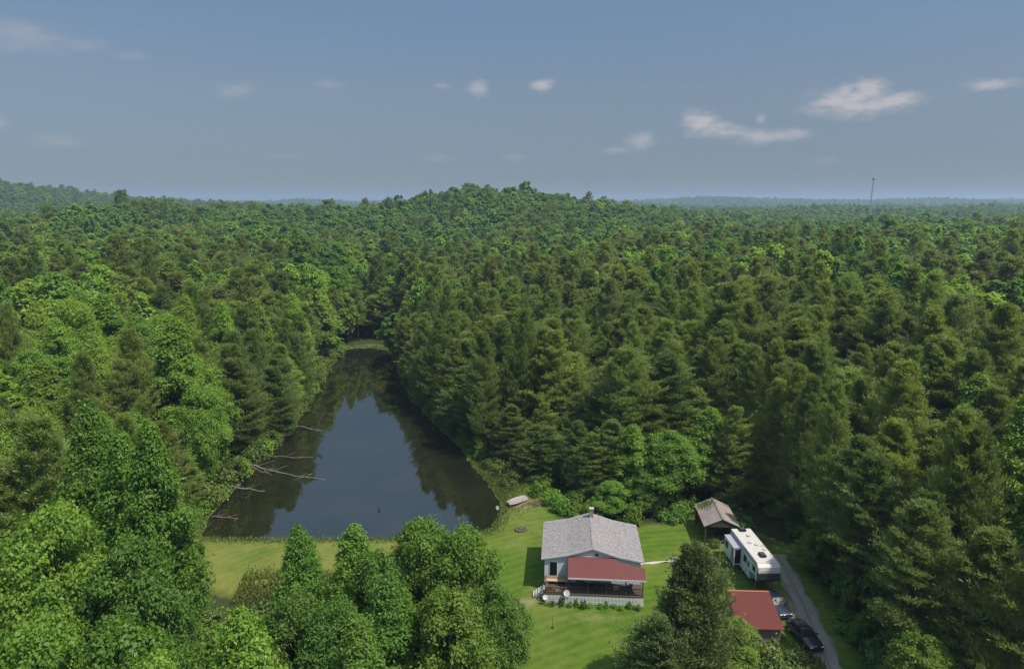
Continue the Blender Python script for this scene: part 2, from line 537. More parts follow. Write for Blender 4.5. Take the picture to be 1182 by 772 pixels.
def land(X, Y):
    X = np.asarray(X, float); Y = np.asarray(Y, float)
    z = 7 * ss(0, 90, -50 - 0.08 * (Y - 100) - X) * ss(50, 110, Y)
    z = z + 5 * ss(0, 80, X - np.interp(Y, [90, 110, 210, 260], [36, 6, -26, -35]))
    z = z + 2 * ss(40, 110, X) + 5 * ss(215, 460, Y)
    far = ss(180, 700, np.hypot(X, Y))
    z = z + far * (4.2 * np.sin(X / 83 + Y / 190 + 1.0) + 3.6 * np.sin(Y / 117 - X / 210 + 0.4) + 2.0 * np.sin(X / 41 + 2.1) * np.sin(Y / 57))
    far2 = ss(900, 2600, np.hypot(X, Y))
    z = z + far2 * (7 * np.sin(X / 310 + 0.7) * np.sin(Y / 420 + 1.2) + 5 * np.sin(X / 170 + Y / 260))
    z = z + gauss(X, Y, -28, 640, 60, 100, 37) + gauss(X, Y, 92, 680, 70, 90, 15) + gauss(X, Y, -120, 650, 40, 90, 3)
    z = z + gauss(X, Y, -268, 470, 36, 60, 12) + gauss(X, Y, 210, 330, 60, 40, 5) + gauss(X, Y, 330, 520, 80, 50, 3) - gauss(X, Y, 520, 720, 260, 260, 11) - gauss(X, Y, 250, 430, 70, 45, 9) - gauss(X, Y, -60, 430, 90, 40, 5)
    z = z + gauss(X, Y, -960, 1350, 130, 260, 46) + gauss(X, Y, -760, 1300, 120, 240, 10)
    z = z + gauss(X, Y, 1750, 3600, 700, 350, 30) + gauss(X, Y, 900, 3900, 500, 350, 22) + gauss(X, Y, 2900, 4000, 600, 350, 30)
    z = z + gauss(X, Y, -1500, 3800, 500, 350, 28) + gauss(X, Y, -700, 4200, 400, 300, 16) + gauss(X, Y, 300, 4400, 600, 300, 12)
    z = z - 3.4 * ss(79, 64, Y) * ss(-1, -12, X) * ss(-75, -50, X) - 1.5 * ss(55, 40, Y)
    lw = sdf(LAWN, X, Y)
    z = z * ss(-1, 9, lw) if False else np.where(Y > 300, z, z * (1 - (1 - ss(0, 9, lw)) * (Y > 76)))
    pd = np.where((np.abs(X) < 90) & (Y > 60) & (Y < 260), sdf(POND, X, Y), 1e3)
    bank = WATER_Z + 0.08 + 0.10 * np.clip(pd, 0, 10)
    z = np.where(pd > 0, bank + (z - bank) * ss(0.2, 7, pd), WATER_Z - 0.02 - np.minimum(2.0, -pd * 0.45))
    return z


def land1(x, y):
    return float(land(np.array([x]), np.array([y]))[0])


def coords(dense0, dense1, step, lo, hi, growth=1.13):
    c = list(np.arange(dense0, dense1 + step / 2, step))
    s = step
    while c[-1] < hi:
        s *= growth; c.append(c[-1] + s)
    s = step
    while c[0] > lo:
        s *= growth; c.insert(0, c[0] - s)
    return np.array(c)


xs = coords(-62, 60, 1.1, -6500, 6500)
ys = coords(40, 225, 1.1, -250, 6800, 1.12)
GX, GY = np.meshgrid(xs, ys)
GZ = land(GX, GY)
me = bpy.data.meshes.new("ground")
nx_, ny_ = len(xs), len(ys)
verts = np.stack([GX.ravel(), GY.ravel(), GZ.ravel()], 1)
ii = np.arange(nx_ * ny_).reshape(ny_, nx_)
quads = np.stack([ii[:-1, :-1], ii[:-1, 1:], ii[1:, 1:], ii[1:, :-1]], -1).reshape(-1, 4)


def fast_mesh(me, verts, faces, smooth=False):
    k = faces.shape[1]
    me.vertices.add(len(verts)); me.vertices.foreach_set("co", np.ascontiguousarray(verts, np.float32).ravel())
    me.loops.add(faces.size); me.loops.foreach_set("vertex_index", np.ascontiguousarray(faces, np.int32).ravel())
    me.polygons.add(len(faces)); me.polygons.foreach_set("loop_start", np.arange(len(faces), dtype=np.int32) * k)
    if smooth: me.polygons.foreach_set("use_smooth", np.ones(len(faces), bool))
    me.update(calc_edges=True)
    return me


fast_mesh(me, verts, quads, True)
lawn_sd = sdf(LAWN, GX, GY)
lawn_m = np.clip(0.5 - lawn_sd / 3.0, 0, 1)
pond_sd = sdf(POND, GX, GY)
lawn_m = np.maximum(lawn_m, np.clip(1.15 - pond_sd / 4.0, 0, 1) * (pond_sd < 6))
drv = line_dist(DRIVE, GX, GY)
lawn_m = np.maximum(lawn_m, np.clip(1.2 - drv / 4.5, 0, .8))
dry_m = 0.10 + 0.55 * ((GX < -6) & (GY > 70) & (GY < 90)) + 0.25 * np.clip(1 - np.abs(pond_sd) / 6, 0, 1) + 0.35 * np.clip(1 - np.hypot(GX - 1, GY - 94) / 8, 0, 1)
bare_m = np.clip(1.0 - np.hypot((GX - 31.6) / 2.4, (GY - 70.0) / 5.0), 0, 1) * 1.3 + np.clip(1 - np.hypot((GX - 1.6) / 1.8, (GY - 71.5) / 1.6), 0, 1) + np.clip(1 - np.hypot((GX - 2) / 4, (GY - 98) / 3), 0, 1) * .8 + .55 * np.clip(1 - np.abs(pond_sd - .2) / 1.3, 0, 1) + .5 * np.clip(1 - np.hypot((GX - 9) / 9, (GY - 68.6) / 1.6), 0, 1)
for nm, arr in (("lawn", lawn_m), ("dry", dry_m), ("bare", bare_m)):
    a = me.attributes.new(nm, 'FLOAT', 'POINT')
    a.data.foreach_set("value", np.ascontiguousarray(arr.ravel(), np.float32))
me.materials.append(ground_material())
tag(link("ground", me), kind='structure', label="grassy clearing and wooded hills rolling to the horizon")

# pond surface: a sheet that runs a little under the banks
mb = MB()
cx0, cy0 = POND[:, 0].mean(), POND[:, 1].mean()
d = np.roll(POND, -1, 0) - np.roll(POND, 1, 0)
nrm = np.stack([d[:, 1], -d[:, 0]], 1) / np.linalg.norm(d, axis=1)[:, None]
area = np.sum(POND[:, 0] * np.roll(POND[:, 1], -1) - np.roll(POND[:, 0], -1) * POND[:, 1])
outp = POND + nrm * (1.2 if area > 0 else -1.2)
mb.add([(p[0], p[1], WATER_Z) for p in outp], [tuple(range(len(outp)))])
wo = mb.build("pond_water", water_material())
if wo.data.polygons[0].normal.z < 0: wo.data.flip_normals()
tag(wo, "dark still pond narrowing towards the woods", kind='structure')


def ribbon(name, pts, width, mat, lift, label, step=0.8):
    P = [Vector((*p, 0)) for p in pts]
    # resample with a smooth curve
    out_ = []
    for i in range(len(P) - 1):
        p0 = P[max(i - 1, 0)]; p1 = P[i]; p2 = P[i + 1]; p3 = P[min(i + 2, len(P) - 1)]
        k = max(2, int((p2 - p1).length / step))
        for j in range(k):
            t = j / k
            out_.append(0.5 * ((2 * p1) + (p2 - p0) * t + (2 * p0 - 5 * p1 + 4 * p2 - p3) * t * t + (3 * p1 - p0 - 3 * p2 + p3) * t ** 3))
    out_.append(P[-1])
    nc = 9
    V, A = [], []
    for i, p in enumerate(out_):
        t = (out_[min(i + 1, len(out_) - 1)] - out_[max(i - 1, 0)]).normalized()
        n = Vector((-t.y, t.x, 0))
        w = width[0] + (width[1] - width[0]) * i / (len(out_) - 1)
        for c in range(nc):
            u = c / (nc - 1)
            wob = 0.22 * math.sin(i * 0.9 + (0 if u < .5 else 2)) + 0.15 * math.sin(i * 2.3) if c in (0, nc - 1) else 0
            q = p + n * ((u - 0.5) * w + (wob if u > .5 else -wob))
            V.append((q.x, q.y, 0)); A.append(u)
    V = np.array(V)
    V[:, 2] = land(V[:, 0], V[:, 1]) + lift
    ix = np.arange(len(V)).reshape(-1, nc)
    F_ = np.stack([ix[:-1, :-1], ix[:-1, 1:], ix[1:, 1:], ix[1:, :-1]], -1).reshape(-1, 4)
    m2 = bpy.data.meshes.new(name)
    fast_mesh(m2, V, F_, True)
    a = m2.attributes.new("across", 'FLOAT', 'POINT'); a.data.foreach_set("value", np.array(A, np.float32))
    m2.materials.append(mat)
    if m2.polygons[0].normal.z < 0: m2.flip_normals()
    return tag(link(name, m2), label, kind='structure')


ribbon("driveway", DRIVE, (2.1, 3.7), gravel_material(), 0.05, "grey gravel driveway along the edge of the pines")
M['concrete'] = plain('concrete', (0.40, 0.37, 0.29), 0.85, scale=3, var=0.2)
ribbon("footpath", [(15.6, 80.2), (18, 80.35), (21.5, 80.6), (24.5, 80.9)], (0.62, 0.62), M['concrete'], 0.045, "narrow pale concrete path from the house to the parked camper")

# haze
mh, th, oh = new_mat("haze_air")
pv = N(th, "ShaderNodeVolumePrincipled")
pv.inputs['Color'].default_value = (0.59, 0.775, 0.98, 1)
pv.inputs['Density'].default_value = HAZE_DENSITY
pv.inputs['Anisotropy'].default_value = 0.2
th.links.new(pv.outputs[0], oh.inputs['Volume'])
hz = MB().box(-6700, 6700, -300, 7000, -30, 125).build("haze", mh)
tag(hz, "thin blue summer haze over the wooded hills", kind='stuff')

# ------------------------------------------------------------------ trees: prototypes
def unit(v):
    return v / np.maximum(np.linalg.norm(v, axis=1, keepdims=True), 1e-9)


def sprigs(C, Nn, size, rg, aspect=0.62, fold=0.12):
    """one folded leaf-sprig (quad) per centre"""
    n = len(C)
    t = unit(np.cross(Nn, rg.normal(size=(n, 3))))
    b = np.cross(Nn, t)
    s = size[:, None]
    up = Nn * s * fold
    return np.stack([C - t * s * .5 - up, C + b * s * aspect * .5 + up, C + t * s * .5 - up, C - b * s * aspect * .5 + up], 1)


def needles(C, D, length, width, rg):
    """slender needle sprays along D"""
    n = len(C)
    b = unit(np.cross(D, rg.normal(size=(n, 3)) * .55 + np.array([0, 0, 1.0]))) * width[:, None]
    e = C + D * length[:, None]
    m = C + D * length[:, None] * .55
    return np.stack([C, m + b * .5, e, m - b * .5], 1)


def leaf_mesh(name, Q, mat, rg, tone=None):
    m_ = bpy.data.meshes.new(name)
    n = len(Q)
    fast_mesh(m_, Q.reshape(-1, 3), np.arange(n * 4).reshape(n, 4))
    a = m_.attributes.new("tone", 'FLOAT', 'FACE')
    a.data.foreach_set("value", np.ascontiguousarray(tone if tone is not None else rg.random(n), np.float32))
    m_.materials.append(mat)
    return m_


def wood_mesh(name, tubes, mat):
    mb_ = MB()
    for pts, rad, n in tubes:
        mb_.tube(pts, rad, n)
    m_ = bpy.data.meshes.new(name)
    m_.from_pydata(mb_.v, [], mb_.f)
    m_.polygons.foreach_set("use_smooth", [True] * len(m_.polygons))
    m_.materials.append(mat)
    return m_


def broadleaf(name, seed, H, Rc, base, n_cl, per, leaf, mat, peak=0.38, top_pow=0.75, clump=(0.65, 1.4), bark='bark'):
    rg = np.random.default_rng(seed)
    ph = rg.random(4) * 6.28
    lean = rg.normal(size=2) * 0.02 * H
    tubes = [([(0, 0, -0.6), (lean[0] * .2, lean[1] * .2, H * .3), (lean[0] * .6, lean[1] * .6, H * .62), (lean[0], lean[1], H * .93)],
              [H * .016, H * .0125, H * .008, H * .002], 8)]
    C, Nn, S, T = [], [], [], []
    for k in range(n_cl):
        u = rg.random()
        t = base + (1 - base) * (0.03 + 0.95 * u)
        s = (t - base) / (1 - base)
        prof = (s / peak) ** 0.6 if s < peak else max(0.0, 1 - ((s - peak) / (1 - peak)) ** (1 / top_pow * 1.25)) ** top_pow
        th_ = rg.random() * 6.2832
        lob = 0.92 + 0.15 * math.sin(2 * th_ + ph[0] + 5 * s) + 0.12 * math.sin(3 * th_ + ph[1] - 7 * s) + 0.09 * math.sin(5 * th_ + ph[2] + 11 * s)
        r = (Rc - 0.55 * clump[0]) * prof * lob * (0.30 + 0.70 * rg.random() ** 0.45)
        cl = (clump[0] + (clump[1] - clump[0]) * rg.random()) * (0.62 + 0.38 * prof)
        c = np.array([r * math.cos(th_) + lean[0] * t, r * math.sin(th_) + lean[1] * t, t * H - 0.5 * cl])
        if k % 3 == 0 and r > Rc * .25:
            z0 = max(base * H * .7, c[2] - r * (0.5 + .4 * rg.random()))
            tubes.append(([(lean[0] * t * .7, lean[1] * t * .7, z0), (c[0] * .55, c[1] * .55, z0 + (c[2] - z0) * .45), (c[0], c[1], c[2])],
                          [H * .0055 * (1.15 - s), H * .0035 * (1.15 - s), 0.02], 5))
        n = int(per * (0.6 + 0.8 * rg.random()) * (cl / clump[1]) ** 1.6) + 5
        d_ = unit(rg.normal(size=(n, 3)) + np.array([0, 0, 0.35]) + 0.5 * np.array([math.cos(th_), math.sin(th_), 0]) * (r > Rc * .3))
        rad = cl * (0.30 + 0.85 * rg.random(n) ** 0.7) * np.where(rg.random(n) < .08, 1.3, 1.0) * (0.75 + 0.5 * np.abs(np.sin(d_[:, 0] * 4.1 + ph[0] * k) * np.sin(d_[:, 1] * 4.7 + ph[1] * k) + 0.35 * np.sin(d_[:, 2] * 6.0 + k)))
        p = c + d_ * rad[:, None] * np.array([1.05, 1.05, 0.80])
        C.append(p)
        Nn.append(unit(d_ * 0.55 + np.array([0, 0, 0.55]) + rg.normal(size=(n, 3)) * 0.38))
        S.append(leaf * (0.5 + 1.1 * rg.random(n) ** 1.4))
        T.append(np.clip(rg.random() * 0.45 + rg.random(n) * 0.55, 0, 1))
    C = np.concatenate(C); Nn = np.concatenate(Nn); S = np.concatenate(S); T = np.concatenate(T)
    return dict(crown=leaf_mesh(name + "_crown", sprigs(C, Nn, S, rg), mat, rg, T), trunk=wood_mesh(name + "_trunk", tubes, M[bark]), H=H, R=Rc)


def pine(name, seed, H, Rc, base, n_br, twigs, tufts, cards, nl, nw, mat, ragged=0.30, bark='bark', dome=0.62, rise0=0.10, limbs=True):
    """soft two-needle pine: boughs spiral up the stem, turn up at the ends and carry tufts on their upper side"""
    rg = np.random.default_rng(seed)
    lean = rg.normal(size=2) * 0.018 * H
    def axis(z):
        t = z / H
        return np.array([lean[0] * t * t, lean[1] * t * t, z])
    tubes = [([(0, 0, -0.6), tuple(axis(H * .35)), tuple(axis(H * .7)), tuple(axis(H * .97))], [H * .0125, H * .010, H * .006, 0.025], 8)]
    C, D, T = [], [], []
    side = rg.random() * 6.28
    lump = rg.random(3) * 6.28
    for j in range(n_br):
        s = ((j + rg.random()) / n_br) ** 0.92
        z = (base + (0.955 - base) * s) * H
        env = min(1.0, 0.55 + 1.6 * s) * max(0.0, 1 - s ** 1.7) ** dome + 0.10
        az_ = j * 2.39996 + rg.normal() * 0.5
        Lb = Rc * env * (1 - ragged + 1.6 * ragged * rg.random()) * (1 + 0.16 * math.cos(az_ - side) + 0.16 * math.sin(2 * az_ + lump[0] + 4 * s))
        if rg.random() < 0.08 and s < 0.5: continue
        rise = rise0 + 0.55 * s + 0.13 * rg.normal()
        h = np.array([math.cos(az_), math.sin(az_), 0.0])
        o = axis(z - 0.25 * Lb * max(rise, 0))
        mid = o + h * Lb * .55 + np.array([0, 0, Lb * .50 * rise])
        tip = o + h * Lb + np.array([0, 0, Lb * (rise + .16)])
        if limbs: tubes.append(([tuple(o), tuple(mid), tuple(tip)], [0.05 * (1.2 - s), 0.03 * (1.2 - s), 0.012], 4))
        bt = rg.random() * .35
        lat0 = np.array([-h[1], h[0], 0])
        for q in range(twigs):
            f = 0.28 + 0.72 * (q + rg.random() * .8) / twigs
            pb = o + (mid - o) * (f / .55) if f < .55 else mid + (tip - mid) * ((f - .55) / .45)
            sgn = 1 if q % 2 else -1
            wdir = h * (0.5 + .4 * rg.random()) + lat0 * sgn * (1.0 if q < twigs - 1 else 0.1) * (.5 + .7 * rg.random()) + np.array([0, 0, 0.18 + 0.45 * rg.random()])
            wdir = wdir / np.linalg.norm(wdir)
            lt = max(Lb, .9) * 0.42 * (1.15 - f * .5) * (0.6 + .8 * rg.random())
            for w in range(tufts):
                c = pb + wdir * lt * (w + 0.6) / tufts
                dd = unit(wdir * 0.6 + np.array([0, 0, 0.42]) + rg.normal(size=(cards, 3)) * np.array([.55, .55, .40]))
                C.append(np.repeat(c[None], cards, 0) + rg.normal(size=(cards, 3)) * np.array([.16, .16, .10])); D.append(dd)
                T.append(np.clip(bt + 0.65 * rg.random(cards), 0, 1))
    C = np.concatenate(C); D = np.concatenate(D); T = np.concatenate(T)
    n = len(C)
    Q = needles(C, D, nl * (0.7 + .6 * rg.random(n)), nw * (0.7 + .6 * rg.random(n)), rg)
    return dict(crown=leaf_mesh(name + "_crown", Q, mat, rg, T), trunk=wood_mesh(name + "_trunk", tubes, M[bark]), H=H, R=Rc)


def variants(p, mats):
    """the same crown in other foliage colours (own mesh data, shared trunk)"""
    out_ = {}
    for k in mats:
        c = p['crown'].copy(); c.materials.clear(); c.materials.append(M[k])
        out_[k] = dict(p, crown=c)
    return out_


# near (< 150 m), middle (< 330 m) and far levels of detail
NEAR_B = [variants(broadleaf("poplar_a", 1, 20, 4.6, .16, 240, 450, .265, M['poplar'], peak=.30, top_pow=1.0), ['poplar', 'oak', 'lime']),
          variants(broadleaf("poplar_b", 2, 21, 4.2, .12, 240, 440, .265, M['poplar'], peak=.30, top_pow=.92), ['poplar', 'oak', 'lime']),
          variants(broadleaf("maple_a", 3, 15, 5.0, .16, 240, 440, .26, M['poplar'], peak=.42, top_pow=.6, clump=(.6, 1.45)), ['poplar', 'oak', 'lime']),
          variants(broadleaf("maple_b", 4, 14, 4.6, .12, 225, 440, .255, M['poplar'], peak=.40, top_pow=.62, clump=(.6, 1.4)), ['poplar', 'oak', 'lime'])]
NEAR_P = [variants(pine("pine_a", 11, 22, 3.9, .20, 140, 9, 3, 9, .44, .088, M['pine'], dome=.85), ['pine', 'dark_pine', 'brown_pine']),
          variants(pine("pine_b", 12, 23, 3.6, .26, 135, 9, 3, 9, .44, .088, M['pine'], ragged=.40, dome=.95), ['pine', 'dark_pine', 'brown_pine']),
          variants(pine("pine_c", 13, 20, 4.2, .03, 165, 9, 3, 9, .44, .088, M['pine'], dome=.9, rise0=.04), ['pine', 'dark_pine', 'brown_pine']),
          variants(pine("pine_d", 14, 21, 4.4, .22, 130, 9, 3, 9, .44, .088, M['pine'], ragged=.44, dome=.65), ['pine', 'dark_pine', 'brown_pine'])]
MID_B = [variants(broadleaf("mid_poplar", 21, 21, 4.4, .20, 120, 75, .72, M['poplar'], peak=.28, top_pow=1.0), ['poplar', 'oak', 'lime']),
         variants(broadleaf("mid_maple", 22, 18, 5.2, .22, 120, 75, .72, M['poplar'], peak=.42, top_pow=.6), ['poplar', 'oak', 'lime'])]
MID_P = [variants(pine("mid_pine_a", 31, 22, 4.0, .28, 85, 7, 2, 7, .72, .19, M['pine'], dome=.85), ['pine', 'dark_pine', 'brown_pine']),
         variants(pine("mid_pine_b", 32, 23, 3.7, .28, 85, 7, 2, 7, .72, .19, M['pine'], ragged=.42, dome=.95), ['pine', 'dark_pine', 'brown_pine'])]
FAR_B = [variants(broadleaf("far_poplar", 41, 20, 4.6, .32, 46, 40, 1.25, M['poplar'], peak=.35, top_pow=.85), ['poplar', 'oak', 'lime']),
         variants(broadleaf("far_oak", 42, 18, 5.2, .32, 50, 40, 1.25, M['oak'], peak=.45, top_pow=.55), ['poplar', 'oak', 'lime'])]
FAR_P = [variants(pine("far_pine", 51, 22, 4.2, .35, 40, 5, 2, 3, 1.3, .5, M['pine'], limbs=False), ['pine', 'dark_pine', 'brown_pine'])]
CEDAR = pine("cedar", 61, 14, 4.2, .02, 250, 9, 3, 10, .34, .10, M['cedar'], ragged=.30, dome=1.0, rise0=.12)
SHRUB = [broadleaf("shrub_a", 71, 2.6, 1.6, .05, 22, 70, .30, M['brush'], peak=.45, top_pow=.5, clump=(.5, .8)),
         broadleaf("shrub_b", 72, 2.0, 1.9, .05, 24, 66, .28, M['brush'], peak=.45, top_pow=.5, clump=(.45, .75))]
SHRUB_V = [variants(s, ['brush', 'poplar', 'oak']) for s in SHRUB]


def plant(kind_name, p, x, y, H, Rw, label, cat, group=None, rz=None, z=None):
    s = H / p['H']; w = Rw / p['R']
    t = empty(kind_name, (x, y, (land1(x, y) if z is None else z) - 0.05), random.random() * 6.28 if rz is None else rz, label, cat, group)
    t.scale = (w, w, s)
    link("trunk" if cat != "shrub" else "stem", p['trunk'], t)
    link("crown", p['crown'], t)
    return t


# ------------------------------------------------------------------ trees one can single out
taken = []          # (x, y, radius) kept clear of the generic forest


def named(kind_name, p, x, y, H, Rw, label, cat):
    plant(kind_name, p, x, y, H, Rw, label, cat)
    taken.append((x, y, Rw * 0.62))


BT, PT = "broadleaf tree", "pine tree"
POP_A, POP_B, MAP_A, MAP_B = NEAR_B
for (p, k, x, y, top, w, label) in [
    (POP_A, 'poplar', -42.6, 66.5, 26.3, 4.6, "tall round topped green tree, leftmost of the three tallest beside the dam's wooded end"),
    (POP_B, 'poplar', -38.2, 63.5, 24.0, 4.2, "tall green tree between the round topped one and the pointed one beside the dam"),
    (POP_B, 'poplar', -33.8, 60.0, 26.0, 4.2, "tall pointed green tree nearest to the grassy dam among the three tallest"),
    (MAP_A, 'poplar', -37.6, 52.0, 21.3, 5.2, "broad green tree low at the photo's left edge in front of the tallest trees"),
    (MAP_B, 'oak', -31.0, 50.5, 18.6, 4.6, "darker green tree filling the gap before the tall pointed tree"),
    (MAP_A, 'poplar', -32.5, 41.5, 17.6, 5.0, "green treetop at the photo's bottom left corner"),
    (MAP_B, 'poplar', -26.6, 42.5, 17.0, 4.8, "wide green treetop at the bottom edge between the corner and the dam"),
    (POP_A, 'lime', -18.4, 42.5, 18.2, 4.4, "bright yellow green treetop at the bottom edge below the straw coloured dam"),
    (MAP_B, 'lime', -22.6, 39.0, 16.4, 4.4, "light green treetop cut by the bottom edge left of the bright one"),
    (POP_A, 'poplar', -20.4, 61.0, 15.2, 3.7, "pointed green tree at the left end of the clump before the pond"),
    (POP_B, 'poplar', -16.2, 62.0, 14.6, 3.6, "second pointed green tree from the left end of the clump before the pond"),
    (MAP_B, 'oak', -12.6, 59.0, 13.4, 3.6, "dark low tree in the dip in the middle of the clump before the pond"),
    (MAP_A, 'poplar', -8.8, 60.0, 15.9, 4.2, "round crowned tree, topmost in the clump between pond and lawn"),
    (MAP_B, 'poplar', -4.8, 59.0, 15.8, 4.2, "round crowned tree at the lawn side top of the clump before the pond"),
    (POP_A, 'poplar', -10.2, 53.0, 14.8, 3.9, "pointed tree standing forward in the middle of the clump before the pond"),
    (POP_B, 'poplar', -11.6, 48.0, 14.4, 3.7, "narrow tree at the bottom edge in front of the clump before the pond"),
    (MAP_B, 'poplar', -5.0, 52.0, 13.6, 4.2, "bushy tree in the front of the clump, facing the mown lawn"),
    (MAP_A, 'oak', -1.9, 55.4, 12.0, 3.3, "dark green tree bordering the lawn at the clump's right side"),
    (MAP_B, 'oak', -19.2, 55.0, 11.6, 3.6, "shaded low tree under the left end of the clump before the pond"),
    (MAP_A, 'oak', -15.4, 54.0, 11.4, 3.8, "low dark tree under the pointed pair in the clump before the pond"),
    (POP_A, 'poplar', 18.0, 98.0, 13.0, 4.0, "slim green tree behind the house, just right of its chimney"),
    (MAP_A, 'poplar', 23.4, 97.0, 12.0, 5.0, "grey green bushy tree between the house and the open shed"),
    (POP_B, 'poplar', 29.4, 100.0, 15.0, 4.5, "light green tree rising right behind the open shed"),
    (POP_A, 'lime', 42.6, 109.0, 15.6, 2.9, "bright narrow poplar set into the dark pines above the driveway's far end"),
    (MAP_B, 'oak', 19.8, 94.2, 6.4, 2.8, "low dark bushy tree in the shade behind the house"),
    (MAP_B, 'poplar', 14.6, 93.6, 5.6, 2.6, "small bushy tree right behind the house roof"),
    (MAP_A, 'lime', 34.6, 51.0, 9.8, 3.2, "yellow green small tree at the bottom edge among dark pines beyond the driveway"),
    (POP_B, 'oak', 47.4, 57.0, 13.6, 3.6, "dark leafy tree at the photo's right edge, low among the pines"),
    (POP_A, 'lime', -91.9, 130.0, 27.0, 4.8, "bright green tall tree at the photo's left edge high on the wooded slope"),
    (POP_B, 'lime', -84.5, 124.0, 24.6, 4.6, "bright green tree just below the tall one at the left edge"),
    (POP_B, 'lime', -66.7, 136.0, 27.5, 4.2, "yellow green poplar above the middle of the pond's wooded bank"),
    (POP_A, 'lime', -60.6, 140.5, 25.6, 4.6, "wide bright green tree on the pond bank opposite the house, highest there"),
    (POP_B, 'lime', -56.6, 150.5, 24.6, 4.2, "bright green tree leaning over the pond near its narrow part"),
    (POP_A, 'lime', -58.8, 121.0, 22.0, 4.4, "bright green tree by the water above the fallen logs"),
    (POP_B, 'lime', -54.8, 171.5, 23.4, 4.3, "bright green tree by the water close to the pond's narrow tip"),
    (POP_A, 'poplar', -56.4, 231.0, 24.4, 4.4, "tall green tree just beyond the pond's narrow tip"),
    (MAP_B, 'lime', 21.0, 58.6, 6.6, 2.6, "yellow green bushy tree covering the near corner of the red shed roof"),
    (MAP_B, 'lime', 37.6, 78.0, 5.6, 2.2, "small bright green tree beside the driveway opposite the parked camper"),
]:
    g = land1(x, y)
    named("broadleaf_tree", p[k], x, y, top - g, w, label, BT)
for (p, x, y, top, w, label) in [
    (CEDAR, 16.2, 55.6, 15.6, 3.9, "dark conical cedar between the house and the red roofed shed, the tallest there"),
    (CEDAR, 12.9, 53.4, 10.2, 3.1, "dark cedar overhanging the lawn at the bottom edge left of the conical one"),
]:
    named("cedar_tree", p, x, y, top - land1(x, y), w, label, "cedar tree")
for (i, k, x, y, top, w, label) in [
    (0, 'pine', 48.8, 82.0, 26.6, 4.4, "tall olive pine standing highest in the stand beyond the driveway"),
    (2, 'pine', 47.6, 69.0, 24.0, 4.6, "broad feathery pine in front of the tallest one beyond the driveway"),
    (1, 'dark_pine', 40.6, 75.0, 19.4, 3.9, "dark pine leaning over the driveway across from the camper"),
    (2, 'dark_pine', 40.0, 63.0, 17.8, 4.2, "dark shaded pine beside the driveway across from the parked dark sedan"),
    (1, 'dark_pine', 38.9, 68.6, 19.5, 3.6, "dark shaded pine at the driveway edge beside the blue grey sedan"),
    (0, 'dark_pine', 38.2, 58.6, 18.6, 3.6, "dark pine at the driveway edge nearest to the bottom of the photo"),
    (2, 'pine', 41.2, 54.4, 17.6, 4.3, "sunlit pine with drooping boughs at the bottom right beyond the driveway"),
    (0, 'pine', -51.0, 70.0, 23.4, 4.6, "feathery olive pine beside the tall green trees at the photo's left edge"),
    (0, 'dark_pine', -1.8, 131.0, 23.4, 4.0, "dark pine reflected in the water on the house side of the pond"),
    (1, 'pine', 7.4, 119.0, 23.8, 4.0, "tall pine right behind the overturned boat's bank"),
]:
    named("pine_tree", NEAR_P[i][k], x, y, top - land1(x, y), w, label, PT)

# ------------------------------------------------------------------ the forest
def jitter_grid(x0, x1, y0, y1, step, rg):
    gx, gy = np.meshgrid(np.arange(x0, x1, step), np.arange(y0, y1, step))
    gx = gx + (np.arange(gx.shape[0]) % 2)[:, None] * step * .5
    X = (gx + (rg.random(gx.shape) - .5) * step * .8).ravel(); Y = (gy + (rg.random(gx.shape) - .5) * step * .8).ravel()
    return X, Y


def vnoise(X, Y, s, seed):
    r = np.random.default_rng(seed); out_ = 0
    for _ in range(7):
        a = r.random() * 6.28; f = (0.6 + r.random() * 1.2) / s; p = r.random() * 6.28
        out_ = out_ + np.sin((X * math.cos(a) + Y * math.sin(a)) * f * 6.28 + p)
    return out_ / 2.2


cand = []
for (x0, x1, y0, y1, step, d0, d1) in [(-290, 290, 34, 300, 5.3, 0, 270), (-680, 680, 120, 690, 8.3, 270, 640), (-1600, 1600, 300, 1640, 9.2, 640, 1600), (-5200, 5200, 1000, 5000, 19, 1600, 4900)]:
    X, Y = jitter_grid(x0, x1, y0, y1, step, rng)
    D_ = np.hypot(X, Y)
    k = (D_ >= d0) & (D_ < d1) & (np.abs(X) < 0.83 * Y + 22)
    X, Y, D_ = X[k], Y[k], D_[k]
    if d1 < 300:
        keep = (sdf(LAWN, X, Y) > 1.2) & (sdf(POND, X, Y) > np.where(X < -42, .8, np.where(Y > 114, 1.5, 3.0))) & (line_dist(LANE, X, Y) > np.where(Y > 84, 2.6, 3.7))
        keep &= ~((Y < 79) & (X > -27.5) & (X < 36.5))
        keep &= ~((X > -52) & (X < -27) & (Y < 72))
        keep &= ~((X > -46) & (X < -2) & (Y < 88) & (Y > 60))
        keep &= ~((Y < 47) & (X > 0)) & ~((Y < 40))
        keep &= ~((X > 13) & (X < 31) & (Y > 90) & (Y < 101))
        keep &= np.hypot((X + 43) / 9, (Y - 220) / 7) > 1
        for (tx, ty, tr) in taken:
            keep &= np.hypot(X - tx, Y - ty) > tr + 1.2
        X, Y, D_ = X[keep], Y[keep], D_[keep]
    cand.append(np.stack([X, Y, D_], 1))
cand = np.concatenate(cand)
X, Y, D_ = cand.T
Zg = land(X, Y)
n1 = 1.3 * vnoise(X, Y, 75, 3) + 0.6 * vnoise(X, Y, 24, 4)
